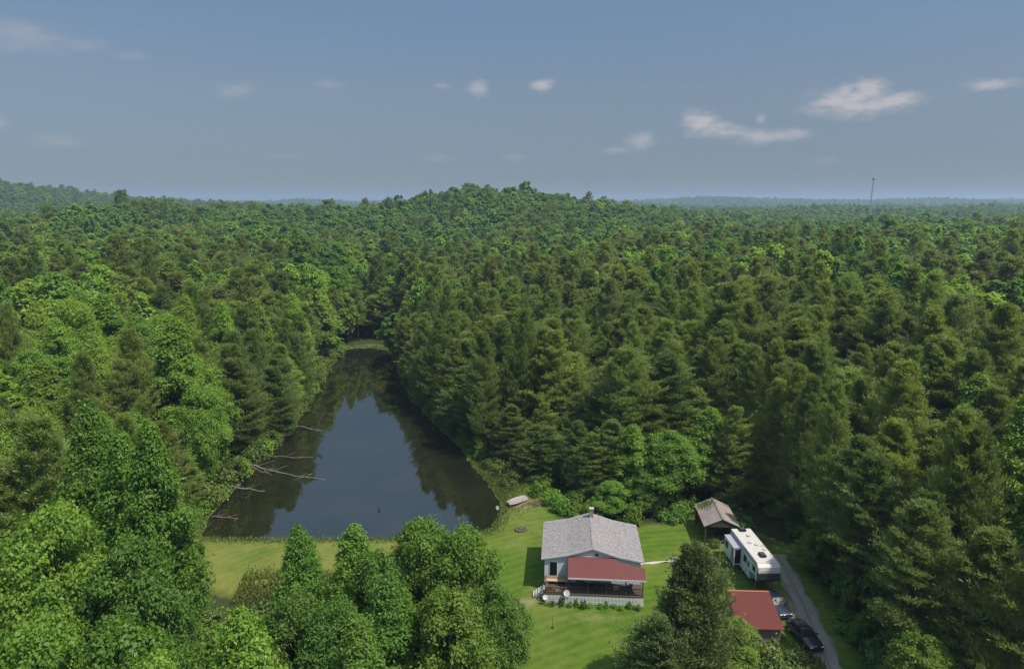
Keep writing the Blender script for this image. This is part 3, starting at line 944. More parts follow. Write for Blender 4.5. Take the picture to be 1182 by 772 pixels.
# pine share: high between the pond and the driveway, patchy elsewhere
bias = np.full(len(X), -0.25)
stand = (X > np.interp(Y, [90, 106, 125, 151, 174, 204, 215, 260], [30, -7, -13, -24, -32, -40, -50, -55])) & (D_ < 235) & (X < 30 + 0.28 * Y)
bias = np.where(stand, np.where(Y < 165, 20.0, 2.4), bias)
bias = np.where((X < -44) & (D_ < 250), np.where(Y < 120, 0.5, -0.15), bias)
left_bank = (X < -44) & (sdf(POND, X, Y) < 13) & (Y > 110)
bias = np.where(left_bank, -0.2, bias)
bias = np.where(stand & (Y > 185), 0.5, bias)
bias = np.where(D_ > 420, -0.9, bias)
is_pine = (n1 + bias + rng.normal(size=len(X)) * 0.45) > 0
thin = is_pine | (D_ > 270) | (rng.random(len(X)) > 0.36)
X, Y, D_, Zg, is_pine, stand, left_bank = [a[thin] for a in (X, Y, D_, Zg, is_pine, stand, left_bank)]
tone_n = vnoise(X, Y, 45, 8) + rng.normal(size=len(X)) * 0.75
Hn = np.where(is_pine, 21.5, 19.5) + rng.normal(size=len(X)) * 2.9 + 1.8 * vnoise(X, Y, 34, 9)
Hn = np.clip(Hn, 11, 30)
Rn = np.where(is_pine, 4.1, 5.3) * (0.75 + 0.55 * rng.random(len(X)) ** 1.5)
big = np.where(D_ > 1600, 1.9, np.where(D_ > 640, 1.3, np.where(D_ > 270, 1.25, 1.0)))
Rn = Rn * big
Hn = np.where(D_ > 1600, Hn * 1.05, Hn)
edge_d = np.where(D_ < 270, np.minimum(sdf(LAWN, X, Y), np.minimum(sdf(POND, X, Y), line_dist(DRIVE, X, Y))), 99)
Hn = np.where((edge_d < 6) & (X < 36), Hn * (0.72 + 0.25 * rng.random(len(X))), Hn)
near_boat = (X > -12) & (X < 17) & (Y < 118) & (Y > 98) & (D_ < 140)
Hn = np.where(near_boat, np.minimum(Hn, 6.5 + 0.4 * np.clip(X + 2, 0, 16) + 0.5 * np.clip(Y - 108, 0, 10)), Hn)
Rn = np.where(near_boat, Rn * .8, Rn)
topz = Zg + Hn
# what shows: sweep outwards, azimuth by azimuth
az_ = np.arctan2(X, Y)
bins = ((az_ + 1.2) / 2.4 * 900).astype(int)
ang = (topz - 45.0) / D_
order = np.argsort(D_)
best = np.full(900, -9.0)
shows = np.zeros(len(X))
for i in order:
    b = bins[i]; hw = max(0, int(Rn[i] * .5 / D_[i] / 2.4 * 900))
    sl = slice(max(0, b - hw), b + hw + 1)
    shows[i] = ang[i] - best[sl].min()
    a_eff = (topz[i] - 0.16 * Hn[i] - 45.0) / D_[i]
    best[sl] = np.maximum(best[sl], a_eff)
vis = shows > 0
size_px = np.clip(shows, 0, Hn / D_) * (Rn / D_)
in_frame = np.abs(X) < 0.755 * Y
use = (D_ < 640) | (shows > -0.012)
X, Y, D_, Zg, is_pine, tone_n, Hn, Rn, vis, size_px, in_frame, edge_d, left_bank, stand = [a[use] for a in (X, Y, D_, Zg, is_pine, tone_n, Hn, Rn, vis, size_px, in_frame, edge_d, left_bank, stand)]


def colour_key(i):
    if is_pine[i]:
        if D_[i] > 420: return 'dark_pine' if tone_n[i] < .8 else 'pine'
        return 'brown_pine' if tone_n[i] > 1.6 else ('dark_pine' if tone_n[i] < -0.55 else 'pine')
    if left_bank[i] or (X[i] < -44 and D_[i] < 260): return 'lime' if tone_n[i] > -0.7 else 'poplar'
    lim = 0.55 if D_[i] < 420 else 2.2
    return 'lime' if tone_n[i] > lim else ('oak' if tone_n[i] < (-0.1 if D_[i] < 300 else 0.9) else 'poplar')


LOOK = dict(pine="olive green", dark_pine="dark green", brown_pine="brownish olive", poplar="mid green", oak="dark green", lime="bright yellow green")


def zone(x, y, d_, pd, inst):
    if x < -38 and y < 88: return "in the woods left of the grassy dam"
    if x < -44 and pd < 16 and y < 225: return "on the pond shore opposite the house"
    if x < -44 and d_ < 170: return "on the slope behind the pond's far shore"
    if x < -44: return "in the woods high beyond the pond's far left side"
    if pd < 16 and y < 215: return "on the house side of the pond's shore"
    if x > 30 and y < 100: return "in the dense stand beyond the gravel driveway"
    if x > 30 and d_ < 170: return "in the dense stand past the driveway's far end"
    if x > 30: return "in the woods far behind the driveway stand"
    if y < 165: return "in the dense stand behind the house"
    if y < 225: return "deep in the stand between the house and the wooded hill"
    return "in the woods beyond the pond's narrow tip"


LIMIT = {True: 312 - 12, False: 308 - 40}
indiv = {}
for flag in (True, False):
    idx = [i for i in np.argsort(-size_px) if is_pine[i] == flag and vis[i] and in_frame[i] and D_[i] < 330][:LIMIT[flag] - 8]
    for i in idx: indiv[int(i)] = True
pond_d_all = sdf(POND, X, Y)
mid_sources = {}
for i in indiv:
    k = colour_key(i)
    if is_pine[i]:
        p = (NEAR_P if D_[i] < 165 else MID_P)[(2 if edge_d[i] < 9 else i % 4) if D_[i] < 165 else i % 2][k]
    else:
        if D_[i] < 165: p = NEAR_B[i % 4][k]
        else: p = MID_B[i % 2][k]
    zn = zone(X[i], Y[i], D_[i], pond_d_all[i], stand[i])
    tall = Hn[i] > (21.5 if is_pine[i] else 19.5)
    kind_w = "pine" if is_pine[i] else "leafy tree"
    size_w = ("tall" if tall else "shorter")
    label = f"{size_w} {LOOK[k]} {kind_w} {zn}".replace("bright yellow green leafy tree", "bright green leafy tree")
    plant("pine_tree" if is_pine[i] else "broadleaf_tree", p, X[i], Y[i], Hn[i], Rn[i], label, PT if is_pine[i] else BT,
          f"{size_w} {LOOK[k]} {kind_w}s {zn}", z=Zg[i])


def forest(name, sel, label):
    """all the trees of SEL as one object: points that carry crown geometry"""
    # crown sources: (level, colour)
    src = {}
    idx_of = np.zeros(len(sel), np.int32); sc = np.zeros((len(sel), 3), np.float32)
    protos = []
    for j, i in enumerate(sel):
        k = colour_key(i)
        lv = 0 if D_[i] < 120 else (1 if D_[i] < 380 else 2)
        fam = (NEAR_P, MID_P, FAR_P)[lv] if is_pine[i] else (NEAR_B, MID_B, FAR_B)[lv]
        v = int(i) % len(fam)
        key = (lv, v, k)
        if key not in src:
            src[key] = len(protos); protos.append(fam[v][k])
        p = fam[v][k]
        idx_of[j] = src[key]
        sc[j] = (Rn[i] / p['R'], Rn[i] / p['R'], Hn[i] / p['H'])
    m_ = bpy.data.meshes.new(name)
    m_.vertices.add(len(sel))
    m_.vertices.foreach_set("co", np.stack([X[sel], Y[sel], Zg[sel] - .05], 1).astype(np.float32).ravel())
    a = m_.attributes.new("pick", 'INT', 'POINT'); a.data.foreach_set("value", idx_of)
    a = m_.attributes.new("size", 'FLOAT_VECTOR', 'POINT'); a.data.foreach_set("vector", sc.ravel())
    rot = np.zeros((len(sel), 3), np.float32); rot[:, 2] = rng.random(len(sel)) * 6.28
    a = m_.attributes.new("turn", 'FLOAT_VECTOR', 'POINT'); a.data.foreach_set("vector", rot.ravel())
    o = link(name, m_)
    ng = bpy.data.node_groups.new(name, 'GeometryNodeTree')
    ng.interface.new_socket("Geometry", in_out='INPUT', socket_type='NodeSocketGeometry')
    ng.interface.new_socket("Geometry", in_out='OUTPUT', socket_type='NodeSocketGeometry')
    gi = ng.nodes.new("NodeGroupInput"); go = ng.nodes.new("NodeGroupOutput")
    join = ng.nodes.new("GeometryNodeJoinGeometry")
    g2i = []
    for p in protos:
        holder = crown_holder(p)
        oi = ng.nodes.new("GeometryNodeObjectInfo"); oi.inputs['Object'].default_value = holder
        oi.inputs['As Instance'].default_value = False
        gx_ = ng.nodes.new("GeometryNodeGeometryToInstance")
        ng.links.new(oi.outputs['Geometry'], gx_.inputs[0])
        g2i.append(gx_)
    for gx_ in reversed(g2i):
        ng.links.new(gx_.outputs[0], join.inputs[0])
    iop = ng.nodes.new("GeometryNodeInstanceOnPoints")
    iop.inputs['Pick Instance'].default_value = True
    ng.links.new(gi.outputs[0], iop.inputs['Points'])
    ng.links.new(join.outputs[0], iop.inputs['Instance'])
    for nm, sock, ty in (("pick", 'Instance Index', 'INT'), ("size", 'Scale', 'FLOAT_VECTOR'), ("turn", 'Rotation', 'FLOAT_VECTOR')):
        na = ng.nodes.new("GeometryNodeInputNamedAttribute"); na.data_type = ty; na.inputs['Name'].default_value = nm
        s_out = [s for s in na.outputs if s.enabled and s.name == 'Attribute'][0]
        ng.links.new(s_out, iop.inputs[sock])
    ng.links.new(iop.outputs[0], go.inputs[0])
    md = o.modifiers.new("trees", 'NODES'); md.node_group = ng
    return tag(o, label, kind='stuff')


_hold = {}


def crown_holder(p):
    """a standing tree whose crown object carries this mesh"""
    me_ = p['crown']
    if me_.name not in _hold:
        for o in bpy.data.objects:
            if o.data == me_:
                _hold[me_.name] = o
                break
        else:
            _hold[me_.name] = bpy.data.objects.new("crown_source", me_)     # plain data, not in the scene
    return _hold[me_.name]


rest = np.array([i for i in range(len(X)) if i not in indiv])
forest("pine_forest", rest[is_pine[rest]], "mass of olive pines filling the woods farther off")
forest("broadleaf_forest", rest[~is_pine[rest]], "mass of green broadleaf trees over the far hills")
print("individual trees", len(indiv), "forest", len(rest), "pines", is_pine.sum())

# ------------------------------------------------------------------ shrubs and brush along the edges
SH = []
for (x, y, h, w, k) in [(-3.2, 113, 2.2, 1.8, 'brush'), (-1.2, 109.5, 2.6, 1.9, 'brush'), (0.4, 107.0, 2.4, 1.8, 'brush'), (-5.6, 118, 2.2, 1.6, 'brush'), (-0.4, 105, 1.6, 1.4, 'brush')]:
    SH.append((x, y, h, w, k, "leafy bush on the grassy bank above the overturned boat", "bushes on the bank above the boat"))
for x in np.arange(-27, -2, 2.6):
    SH.append((x + rng.normal() * .5, 73.6 + rng.normal() * 1.1, 1.6 + rng.random() * 1.4, 1.6 + rng.random() * .6, 'brush' if rng.random() < .7 else 'poplar', "bush in the brush along the foot of the dam", "bushes along the foot of the dam"))
for x in np.arange(-36, -19, 1.9):
    SH.append((x, 66.0 + rng.normal() * 1.2, 3.0 + rng.random() * 2.0, 2.1 + rng.random() * .6, 'poplar', "bush in the brush along the foot of the dam", "bushes along the foot of the dam"))
for x in np.arange(-35, -20, 2.0):
    SH.append((x, 69.5 + rng.normal() * 1.6, 2.2 + rng.random() * 1.6, 1.9 + rng.random() * .6, 'poplar' if rng.random() < .6 else 'brush', "bush in the brush along the foot of the dam", "bushes along the foot of the dam"))
for y in np.arange(50, 112, 2.7):
    xx = np.interp(y, [44, 54, 61, 66.5, 72, 79, 85, 91, 108], [27, 30, 31.6, 32.6, 33.5, 34.3, 35, 35.5, 35.3]) + 4.2 + rng.random() * 1.4
    SH.append((xx, y, 1.8 + rng.random() * 2.2, 1.6 + rng.random() * .8, 'oak' if rng.random() < .7 else 'poplar', "bush under the pines along the driveway", "bushes under the pines along the driveway"))
for t_ in np.linspace(0, 1, 48):
    yy = 92 + t_ * 120
    xx = np.interp(yy, [88, 94.5, 101.5, 114, 126.6, 145.6, 174, 200, 212], [-43.6, -45.2, -45.4, -45.2, -44.8, -46.6, -49.8, -52.7, -54]) - .5 - rng.random() * 2
    SH.append((xx, yy, 2.0 + rng.random() * 2.4, 1.7 + rng.random() * 1.0, ('poplar', 'brush', 'lime')[int(rng.random() * 3)] if True else '', "bush overhanging the water opposite the house", "bushes overhanging the pond opposite the house"))
for t_ in np.linspace(0, 1, 30):
    yy = 118 + t_ * 92
    xx = np.interp(yy, [106, 116, 125, 135, 151, 174, 204], [-4, -7.6, -10.3, -15.2, -21.6, -29.4, -36.5]) + 1.1 + rng.random() * 1.5
    SH.append((xx, yy, 1.8 + rng.random() * 2.2, 1.6 + rng.random() * .8, 'oak' if rng.random() < .6 else 'poplar', "bush below the pines on the house side of the pond", "bushes below the pines at the pond"))
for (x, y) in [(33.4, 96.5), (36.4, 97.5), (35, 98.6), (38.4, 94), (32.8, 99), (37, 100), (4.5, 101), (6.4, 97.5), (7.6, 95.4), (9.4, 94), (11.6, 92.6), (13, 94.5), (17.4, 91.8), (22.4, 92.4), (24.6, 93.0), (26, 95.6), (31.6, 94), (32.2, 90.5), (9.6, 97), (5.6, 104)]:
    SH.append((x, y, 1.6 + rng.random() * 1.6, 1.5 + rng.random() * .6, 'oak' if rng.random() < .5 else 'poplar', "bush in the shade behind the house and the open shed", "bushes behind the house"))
for (x, y, h) in [(9.6, 56.5, 1.6), (8.6, 54, 1.8), (10.8, 58.6, 1.3), (22.6, 59.2, 4.2), (24.6, 60.2, 3.4), (26.4, 59.4, 2.4), (21.4, 61.4, 4.2), (24.8, 57.2, 3.6), (27.4, 56.6, 1.8), (21.6, 64.0, 4.2), (28.4, 61.6, 1.0), (22.2, 53, 3)]:
    SH.append((x, y, h, 1.5 + rng.random() * .6, 'brush', "yellow green bush around the cedars and the red shed", "bushes around the cedars and the red shed"))
for (x, y, h, w) in [(24.8, 74.5, 2.2, .9), (24.0, 80, 2.6, .9), (27.0, 84.4, 1.4, .8)]:
    SH.append((x, y, h, w, 'brush', "small sapling on the grass beside the camper", "saplings beside the camper"))
for j, (x, y, h, w, k, lab, grp) in enumerate(SH):
    if k == 'lime': k = 'brush'
    plant("shrub", SHRUB_V[j % 2][k], x, y, h, w, lab, "shrub", grp)

# tall grass along the water and the rough edges
def tufts(name, P, h, w, mat, label):
    n = len(P)
    d_ = unit(np.stack([rng.normal(size=n) * .35, rng.normal(size=n) * .35, np.ones(n)], 1))
    Q = needles(P, d_, h * (0.6 + .8 * rng.random(n)), w * (0.7 + .6 * rng.random(n)), rng)
    o = link(name, leaf_mesh(name, Q, mat, rng))
    return tag(o, label, kind='stuff')


M['reed'] = leaf_mat('tall_grass', (0.075, 0.115, 0.020), (0.17, 0.185, 0.045), trans=.25)
pts = []
for i in range(len(POND)):
    a, b = POND[i], POND[(i + 1) % len(POND)]
    L_ = np.hypot(*(b - a)); n = int(L_ * 60)
    t_ = rng.random(n)[:, None]
    q = a + (b - a) * t_
    nn = nrm[i] * (1 if area > 0 else -1)
    q = q + nn * (np.abs(rng.normal(size=(n, 1))) * 0.9 + 0.05)
    pts.append(q)
pts = np.concatenate(pts)
pts = np.c_[pts, land(pts[:, 0], pts[:, 1])]
tufts("tall_grass", pts, .48, .12, M['reed'], "fringe of tall grass round the pond")
q = np.c_[rng.uniform(-33, -3, 7000), rng.normal(75.2, 1.5, 7000)]
q2 = np.c_[rng.normal(0, 2.6, 5000) - 2.0, rng.normal(107, 5.0, 5000)]
q2 = q2[sdf(POND, q2[:, 0], q2[:, 1]) > 0.1]
q3 = np.c_[rng.uniform(20, 31, 6000), rng.normal(58.5, 2.8, 6000)]
q = np.concatenate([q, q2, q3])
tufts("rough_grass", np.c_[q, land(q[:, 0], q[:, 1])], .6, .12, M['reed'], "rough uncut grass at the edges of the clearing")

# ------------------------------------------------------------------ the house
M['shingle'] = striped('shingle', (0.285, 0.262, 0.248), (0.20, 0.182, 0.172), 'Y', 0.42, .18, .9, dirt=(0.105, 0.078, 0.072), dirt_amt=.9, nscale=3.2)
M['siding'] = striped('siding', (0.56, 0.60, 0.64), (0.42, 0.46, 0.50), 'Z', 0.22, .12, .6, dirt=(0.48, 0.46, 0.42), dirt_amt=.25)
M['red_metal'] = striped('red_metal', (0.150, 0.050, 0.043), (0.105, 0.036, 0.031), 'X', 0.23, .2, .5, dirt=(0.10, 0.048, 0.040), dirt_amt=.65, bump=.03)
M['red_shed'] = striped('red_shed_metal', (0.135, 0.036, 0.027), (0.096, 0.027, 0.021), 'X', 0.23, .2, .5, dirt=(0.10, 0.045, 0.032), dirt_amt=.65, bump=.03)
M['tin'] = striped('rusty_tin', (0.30, 0.265, 0.235), (0.22, 0.185, 0.16), 'Y', 0.2, .3, .55, dirt=(0.20, 0.115, 0.07), dirt_amt=.75, nscale=.9, bump=.03)
M['white'] = plain('white_paint', (0.64, 0.64, 0.62), .5, var=.08)
M['trim'] = plain('trim_paint', (0.50, 0.485, 0.47), .6, var=.1)
M['dark_glass'] = plain('dark_glass', (0.012, 0.014, 0.016), .3, var=.2, spec=.1)
M['grey_wood'] = plain('grey_wood', (0.34, 0.32, 0.29), .85, scale=8, var=.3)
M['brown_wood'] = plain('brown_wood', (0.16, 0.085, 0.05), .8, scale=8, var=.35)
M['tan_wood'] = plain('tan_wood', (0.42, 0.31, 0.19), .8, scale=5, var=.2)
M['dark_wood'] = plain('dark_wood', (0.07, 0.05, 0.038), .85, scale=6, var=.35)
M['brick'] = plain('brick', (0.30, 0.20, 0.16), .9, scale=14, var=.3)
M['black'] = plain('black_rubber', (0.018, 0.018, 0.018), .8, var=.2)
M['steel'] = plain('steel', (0.45, 0.45, 0.45), .4, metal=.8, var=.12)

HX, HY, HR = 9.75, 77.9, R(-4.3)
H = empty("farm_house", (HX, HY, 0), HR, "white sided house with grey shingle roof and red porch roof beside the pond lawn", "house")
E_, KZ, RZ, EZ = 6.0, 4.78, 5.72, 4.2
prof = lambda u: RZ - (RZ - KZ) * abs(u) / 2.9 if abs(u) < 2.9 else KZ - (KZ - EZ) * (abs(u) - 2.9) / (E_ - 2.9)
# walls: closed outline up to just under the roof
w = MB()
outline = [(-5.6, 0.0), (5.6, 0.0), (5.6, prof(5.6) - .16), (2.9, prof(2.9) - .16), (0, prof(0) - .16), (-2.9, prof(2.9) - .16), (-5.6, prof(5.6) - .16)]
w.prism(outline, 'y', -4.3, 4.3).build("wall", M['siding'], H)
rf = MB()
us = [-E_, -2.9, 0, 2.9, E_]
for a, b in zip(us[:-1], us[1:]):
    rf.slab([(a, -4.5, prof(a)), (b, -4.5, prof(b)), (b, 4.75, prof(b)), (a, 4.75, prof(a))], .12)
roof = rf.build("roof", M['shingle'], H)
MB().box(-.09, .09, -4.53, 4.78, RZ - .02, RZ + .035).build("ridge_cap", M['shingle'], roof)
fb = MB()
for a, b in zip(us[:-1], us[1:]):
    for v0, v1 in ((-4.55, -4.502), (4.752, 4.80)):
        fb.add([(a, v0, prof(a) - .2), (b, v0, prof(b) - .2), (b, v0, prof(b) + .01), (a, v0, prof(a) + .01),
                (a, v1, prof(a) - .2), (b, v1, prof(b) - .2), (b, v1, prof(b) + .01), (a, v1, prof(a) + .01)],
               [(0, 1, 2, 3), (7, 6, 5, 4), (0, 4, 5, 1), (3, 2, 6, 7), (0, 3, 7, 4), (1, 5, 6, 2)])
fb.build("fascia", M['trim'], roof)
ch = MB().box(-.1, .38, 3.5, 3.98, 4.9, 6.75).build("chimney", M['brick'], roof)
MB().box(-.16, .44, 3.44, 4.04, 6.752, 6.86).build("chimney_cap", M['grey_wood'], ch)
vt = MB().box(.28, .72, -4.345, -4.302, 4.62, 4.95).build("vent", M['trim'], H)
MB().box(.33, .67, -4.365, -4.347, 4.66, 4.91).build("louvre", M['black'], vt)
wd = MB().box(-5.05, -4.05, -4.35, -4.302, 1.75, 3.75).build("window", M['white'], H)
MB().box(-4.97, -4.13, -4.372, -4.352, 1.85, 3.67).build("pane", M['dark_glass'], wd)
wd = MB().box(5.602, 5.64, -1.6, -.4, 1.9, 3.3).build("window", M['white'], H)
MB().box(5.642, 5.66, -1.5, -.5, 2.0, 3.2).build("pane", M['dark_glass'], wd)
wd = MB().box(-5.64, -5.602, -1.0, .2, 1.9, 3.3).build("window", M['white'], H)
MB().box(-5.66, -5.642, -.9, .1, 2.0, 3.2).build("pane", M['dark_glass'], wd)
for (u0, u1, z0, z1) in [(-1.9, -.9, 1.25, 3.3), (0.6, 2.0, 2.0, 3.2), (3.4, 4.6, 2.0, 3.2)]:
    d_ = MB().box(u0, u1, -4.35, -4.302, z0, z1).build("door" if z0 < 1.5 else "window", M['brown_wood'] if z0 < 1.5 else M['white'], H)
    MB().box(u0 + .1, u1 - .1, -4.372, -4.352, max(z0 + .1, 2.1), z1 - .1).build("pane", M['dark_glass'], d_)
# porch: deck, posts, red roof
DF, DB = -6.95, -4.32
dk = MB()
dk.box(-5.4, 5.75, DF, DB, 1.08, 1.2)
deck = dk.build("deck", M['dark_wood'], H)
sk = MB()
for u in np.arange(-5.4, 5.7, .16):
    sk.box(u, u + .10, DF + .02, DF + .06, 0.0, 1.075)
for z in (.25, .75):
    sk.box(-5.4, 5.72, DF + .062, DF + .10, z, z + .1)
sk.build("skirting", plain('skirting_paint', (.78, .79, .74), .6, var=.15), deck)
pr = MB()
top_w, top_e = 4.50, 3.36
zt = lambda v: top_w + (top_e - top_w) * (v + 4.32) / (-7.15 + 4.32)
porch = pr.slab([(-2.85, -7.15, top_e), (5.95, -7.15, top_e), (5.95, -6.4, zt(-6.4)), (5.95, -5.6, zt(-5.6)), (3.0, -4.84, zt(-4.84)), (2.6, -4.36, zt(-4.36)), (-2.85, -4.36, zt(-4.36))], .07).build("porch_roof", M['red_metal'], H)
fc = MB().box(-2.87, 5.97, -7.20, -7.155, top_e - .17, top_e + .015)
fc.build("gutter", M['trim'], porch)
MB().box(-2.85, 2.6, -4.355, -4.31, 4.46, 4.60).build("flashing", M['trim'], porch)
for u in (-2.75, -.6, 1.5, 3.7, 5.62):
    MB().box(u - .06, u + .06, -6.82, -6.70, 1.202, zt(-6.75) - .09).build("porch_post", M['dark_wood'], H)
# railing of the open left end
rl = MB()
rl.box(-5.35, -2.9, DF + .03, DF + .09, 1.95, 2.03); rl.box(-5.35, -2.9, DF + .03, DF + .09, 1.38, 1.46)
for u in np.arange(-5.3, -2.9, .22): rl.box(u, u + .07, DF + .04, DF + .08, 1.2, 1.95)
for v in np.arange(DF + .2, DB - .2, .22): rl.box(-5.34, -5.28, v, v + .07, 1.2, 1.95)
rl.box(-5.35, -5.27, DF + .1, DB, 1.952, 2.03)
rl.build("railing", M['brown_wood'], deck)
# porch rail
rl = MB()
for a, b in ((-2.6, -.7), (-.5, 1.4), (1.6, 3.6), (3.8, 5.5)):
    rl.box(a, b, -6.80, -6.74, 2.02, 2.08)
    for u in np.arange(a + .05, b, .2): rl.box(u, u + .04, -6.79, -6.75, 1.2, 2.02)
rl.build("porch_rail", M['dark_wood'], deck)
st = MB()
for k in range(5):
    st.box(-7.0 + k * .28, -5.46, -5.9, -4.7, 0.0 + .001 * k, .22 + .22 * k) if False else st.box(-6.9 + k * .29, -6.62 + k * .29, -5.9, -4.8, 0.02, .20 + .2 * k)
st.build("steps", M['grey_wood'], deck)


def on_house(u, v, z):
    return (Matrix.Rotation(HR, 4, 'Z') @ Vector((u, v, z)) + Vector((HX, HY, 0)))


def chair(loc, rz, mat, label):
    c = empty("patio_chair", loc, rz, label, "chair")
    MB().box(-.27, .27, -.26, .26, .40, .44).build("seat", mat, c, bevel=.01)
    MB().add([(-.27, .22, .45), (.27, .22, .45), (.25, .38, 1.0), (-.25, .38, 1.0), (-.27, .26, .45), (.27, .26, .45), (.25, .42, 1.0), (-.25, .42, 1.0)],
             [(0, 1, 2, 3), (7, 6, 5, 4), (0, 4, 5, 1), (3, 2, 6, 7), (0, 3, 7, 4), (1, 5, 6, 2)]).build("backrest", mat, c)
    for x in (-.24, .24):
        MB().box(x - .03, x + .03, -.24, .26, .62, .66).build("armrest", mat, c)
        for y in (-.22, .20): MB().box(x - .025, x + .025, y - .025, y + .025, 0, .398 if y > 0 else .618).build("leg", mat, c)
    return c


M['plastic'] = plain('white_plastic', (0.40, 0.40, 0.38), .45, var=.06)
M['blue_plastic'] = plain('blue_plastic', (0.05, 0.08, 0.17), .5, var=.1)
chair(on_house(2.7, -6.1, 1.201), R(170), M['plastic'], "white plastic chair in the shade of the red porch roof")
chair(on_house(4.2, -5.6, 1.201), R(200), M['blue_plastic'], "dark blue chair beside the white chair on the porch")
chair(on_house(.3, -5.7, 1.201), R(160), M['dark_wood'], "dark wooden chair in the middle of the shaded porch")
# tan bench with a backboard on the open end of the deck
b = empty("wooden_bench", on_house(-4.1, -4.85, 1.201), HR, "tan plywood bench under the window on the open end of the deck", "bench")
MB().box(-1.2, 1.2, -.25, .25, .42, .48).build("seat", M['tan_wood'], b)
MB().box(-1.2, 1.2, .26, .31, .3, .85).build("backrest", M['tan_wood'], b)
for x in (-1.1, 0, 1.1): MB().box(x - .05, x + .05, -.2, .2, 0, .418).build("leg", M['tan_wood'], b)
# planter boxes on the rail side
for j, (u, c, lab) in enumerate([(-4.9, M['brown_wood'], "brown planter of red flowers at the outer corner of the open deck"), (-3.9, M['white'], "pale planter of flowers beside the brown one on the open deck")]):
    p_ = empty("planter", on_house(u, -6.4, 1.201), HR, lab, "planter")
    MB().box(-.35, .35, -.16, .16, 0, .3).build("box", c, p_, bevel=.02)
    q = rng.uniform(-1, 1, (150, 3)) * (.33, .16, .14) + (0, 0, .44)
    m_ = leaf_mesh("flowers", sprigs(q, unit(rng.normal(size=(150, 3))), np.full(150, .14), rng), M['poplar'] if j else leaf_mat('red_petals', (.22, .05, .04), (.35, .12, .08)), rng)
    link("flowers", m_, p_)


def dish(loc, r, rz, label):
    d_ = empty("satellite_dish", loc, rz, label, "satellite dish")
    prof_ = [(0.02, 0.0), (r * .5, r * .06), (r * .85, r * .18), (r, r * .28), (r * .98, r * .30), (r * .8, r * .2), (r * .45, r * .09), (0.02, .03)]
    MB().lathe(prof_, 24).build("reflector", M['plastic'], d_, smooth=True, loc=(0, -.1, .62), rot=(R(52), 0, 0))
    MB().tube([(0, 0, -.2), (0, 0, .5), (0, -.06, .62)], .03).build("mast", M['steel'], d_)
    MB().tube([(0, -.25, .42), (0, -.75, .95)], .018, 6).build("arm", M['steel'], d_)
    return d_


dish(on_house(-2.95, -7.05, .8), .37, HR + R(-12), "white round satellite dish at the deck front between open end and porch")
dish(on_house(-5.5, -7.1, .2), .29, HR + R(20), "smaller white round dish low at the outer front corner of the deck")

# plants along the skirting
for u in np.arange(-5.2, 5.7, .85):
    x, y, z = on_house(u + rng.normal() * .15, -7.45 + rng.normal() * .12, 0)
    plant("foundation_plant", SHRUB_V[int(rng.random() * 2)]['poplar' if rng.random() < .7 else 'brush'], x, y, .5 + .8 * rng.random(), .30 + .2 * rng.random(),
          "leafy plant growing against the white deck skirting", "shrub", "plants along the deck skirting")

# ------------------------------------------------------------------ camper (fifth wheel)
M['rv_white'] = plain('camper_white', (0.52, 0.54, 0.54), .35, var=.05, spec=.5)
M['rv_roof'] = plain('camper_roof', (0.47, 0.43, 0.38), .75, scale=2.5, var=.25)
M['rv_tan'] = plain('camper_tan', (0.46, 0.40, 0.34), .5, var=.08)
M['rv_grey'] = plain('camper_grey', (0.055, 0.055, 0.06), .45, var=.1)
M['rv_stripe'] = plain('camper_stripe', (0.16, 0.15, 0.18), .45, var=.1)
M['rv_slide'] = plain('slide_roof', (0.30, 0.28, 0.31), .6, var=.12)
RVX, RVY = 29.75, 77.6
RV = empty("camper_trailer", (RVX, RVY, 0), R(1.8), "long white camper trailer with an extended slide out parked beside the driveway", "camper")
W2 = 1.27
side = [(4.6, .75), (4.6, 3.62), (4.45, 3.74), (-4.3, 3.86), (-4.75, 3.55), (-4.95, 2.9), (-4.9, 2.1), (-4.6, 1.72), (-2.5, 1.62), (-2.3, .75)]
body = MB().prism(side, 'x', -W2, W2).build("body", M['rv_white'], RV)
MB().add([(-W2 + .03, 4.5, 3.745), (W2 - .03, 4.5, 3.745), (W2 - .03, -4.28, 3.875), (-W2 + .03, -4.28, 3.875),
          (-W2 + .03, 4.5, 3.78), (W2 - .03, 4.5, 3.78), (W2 - .03, -4.28, 3.91), (-W2 + .03, -4.28, 3.91)],
         [(3, 2, 1, 0), (4, 5, 6, 7), (0, 1, 5, 4), (1, 2, 6, 5), (2, 3, 7, 6), (3, 0, 4, 7)]).build("roof_membrane", M['rv_roof'], RV)
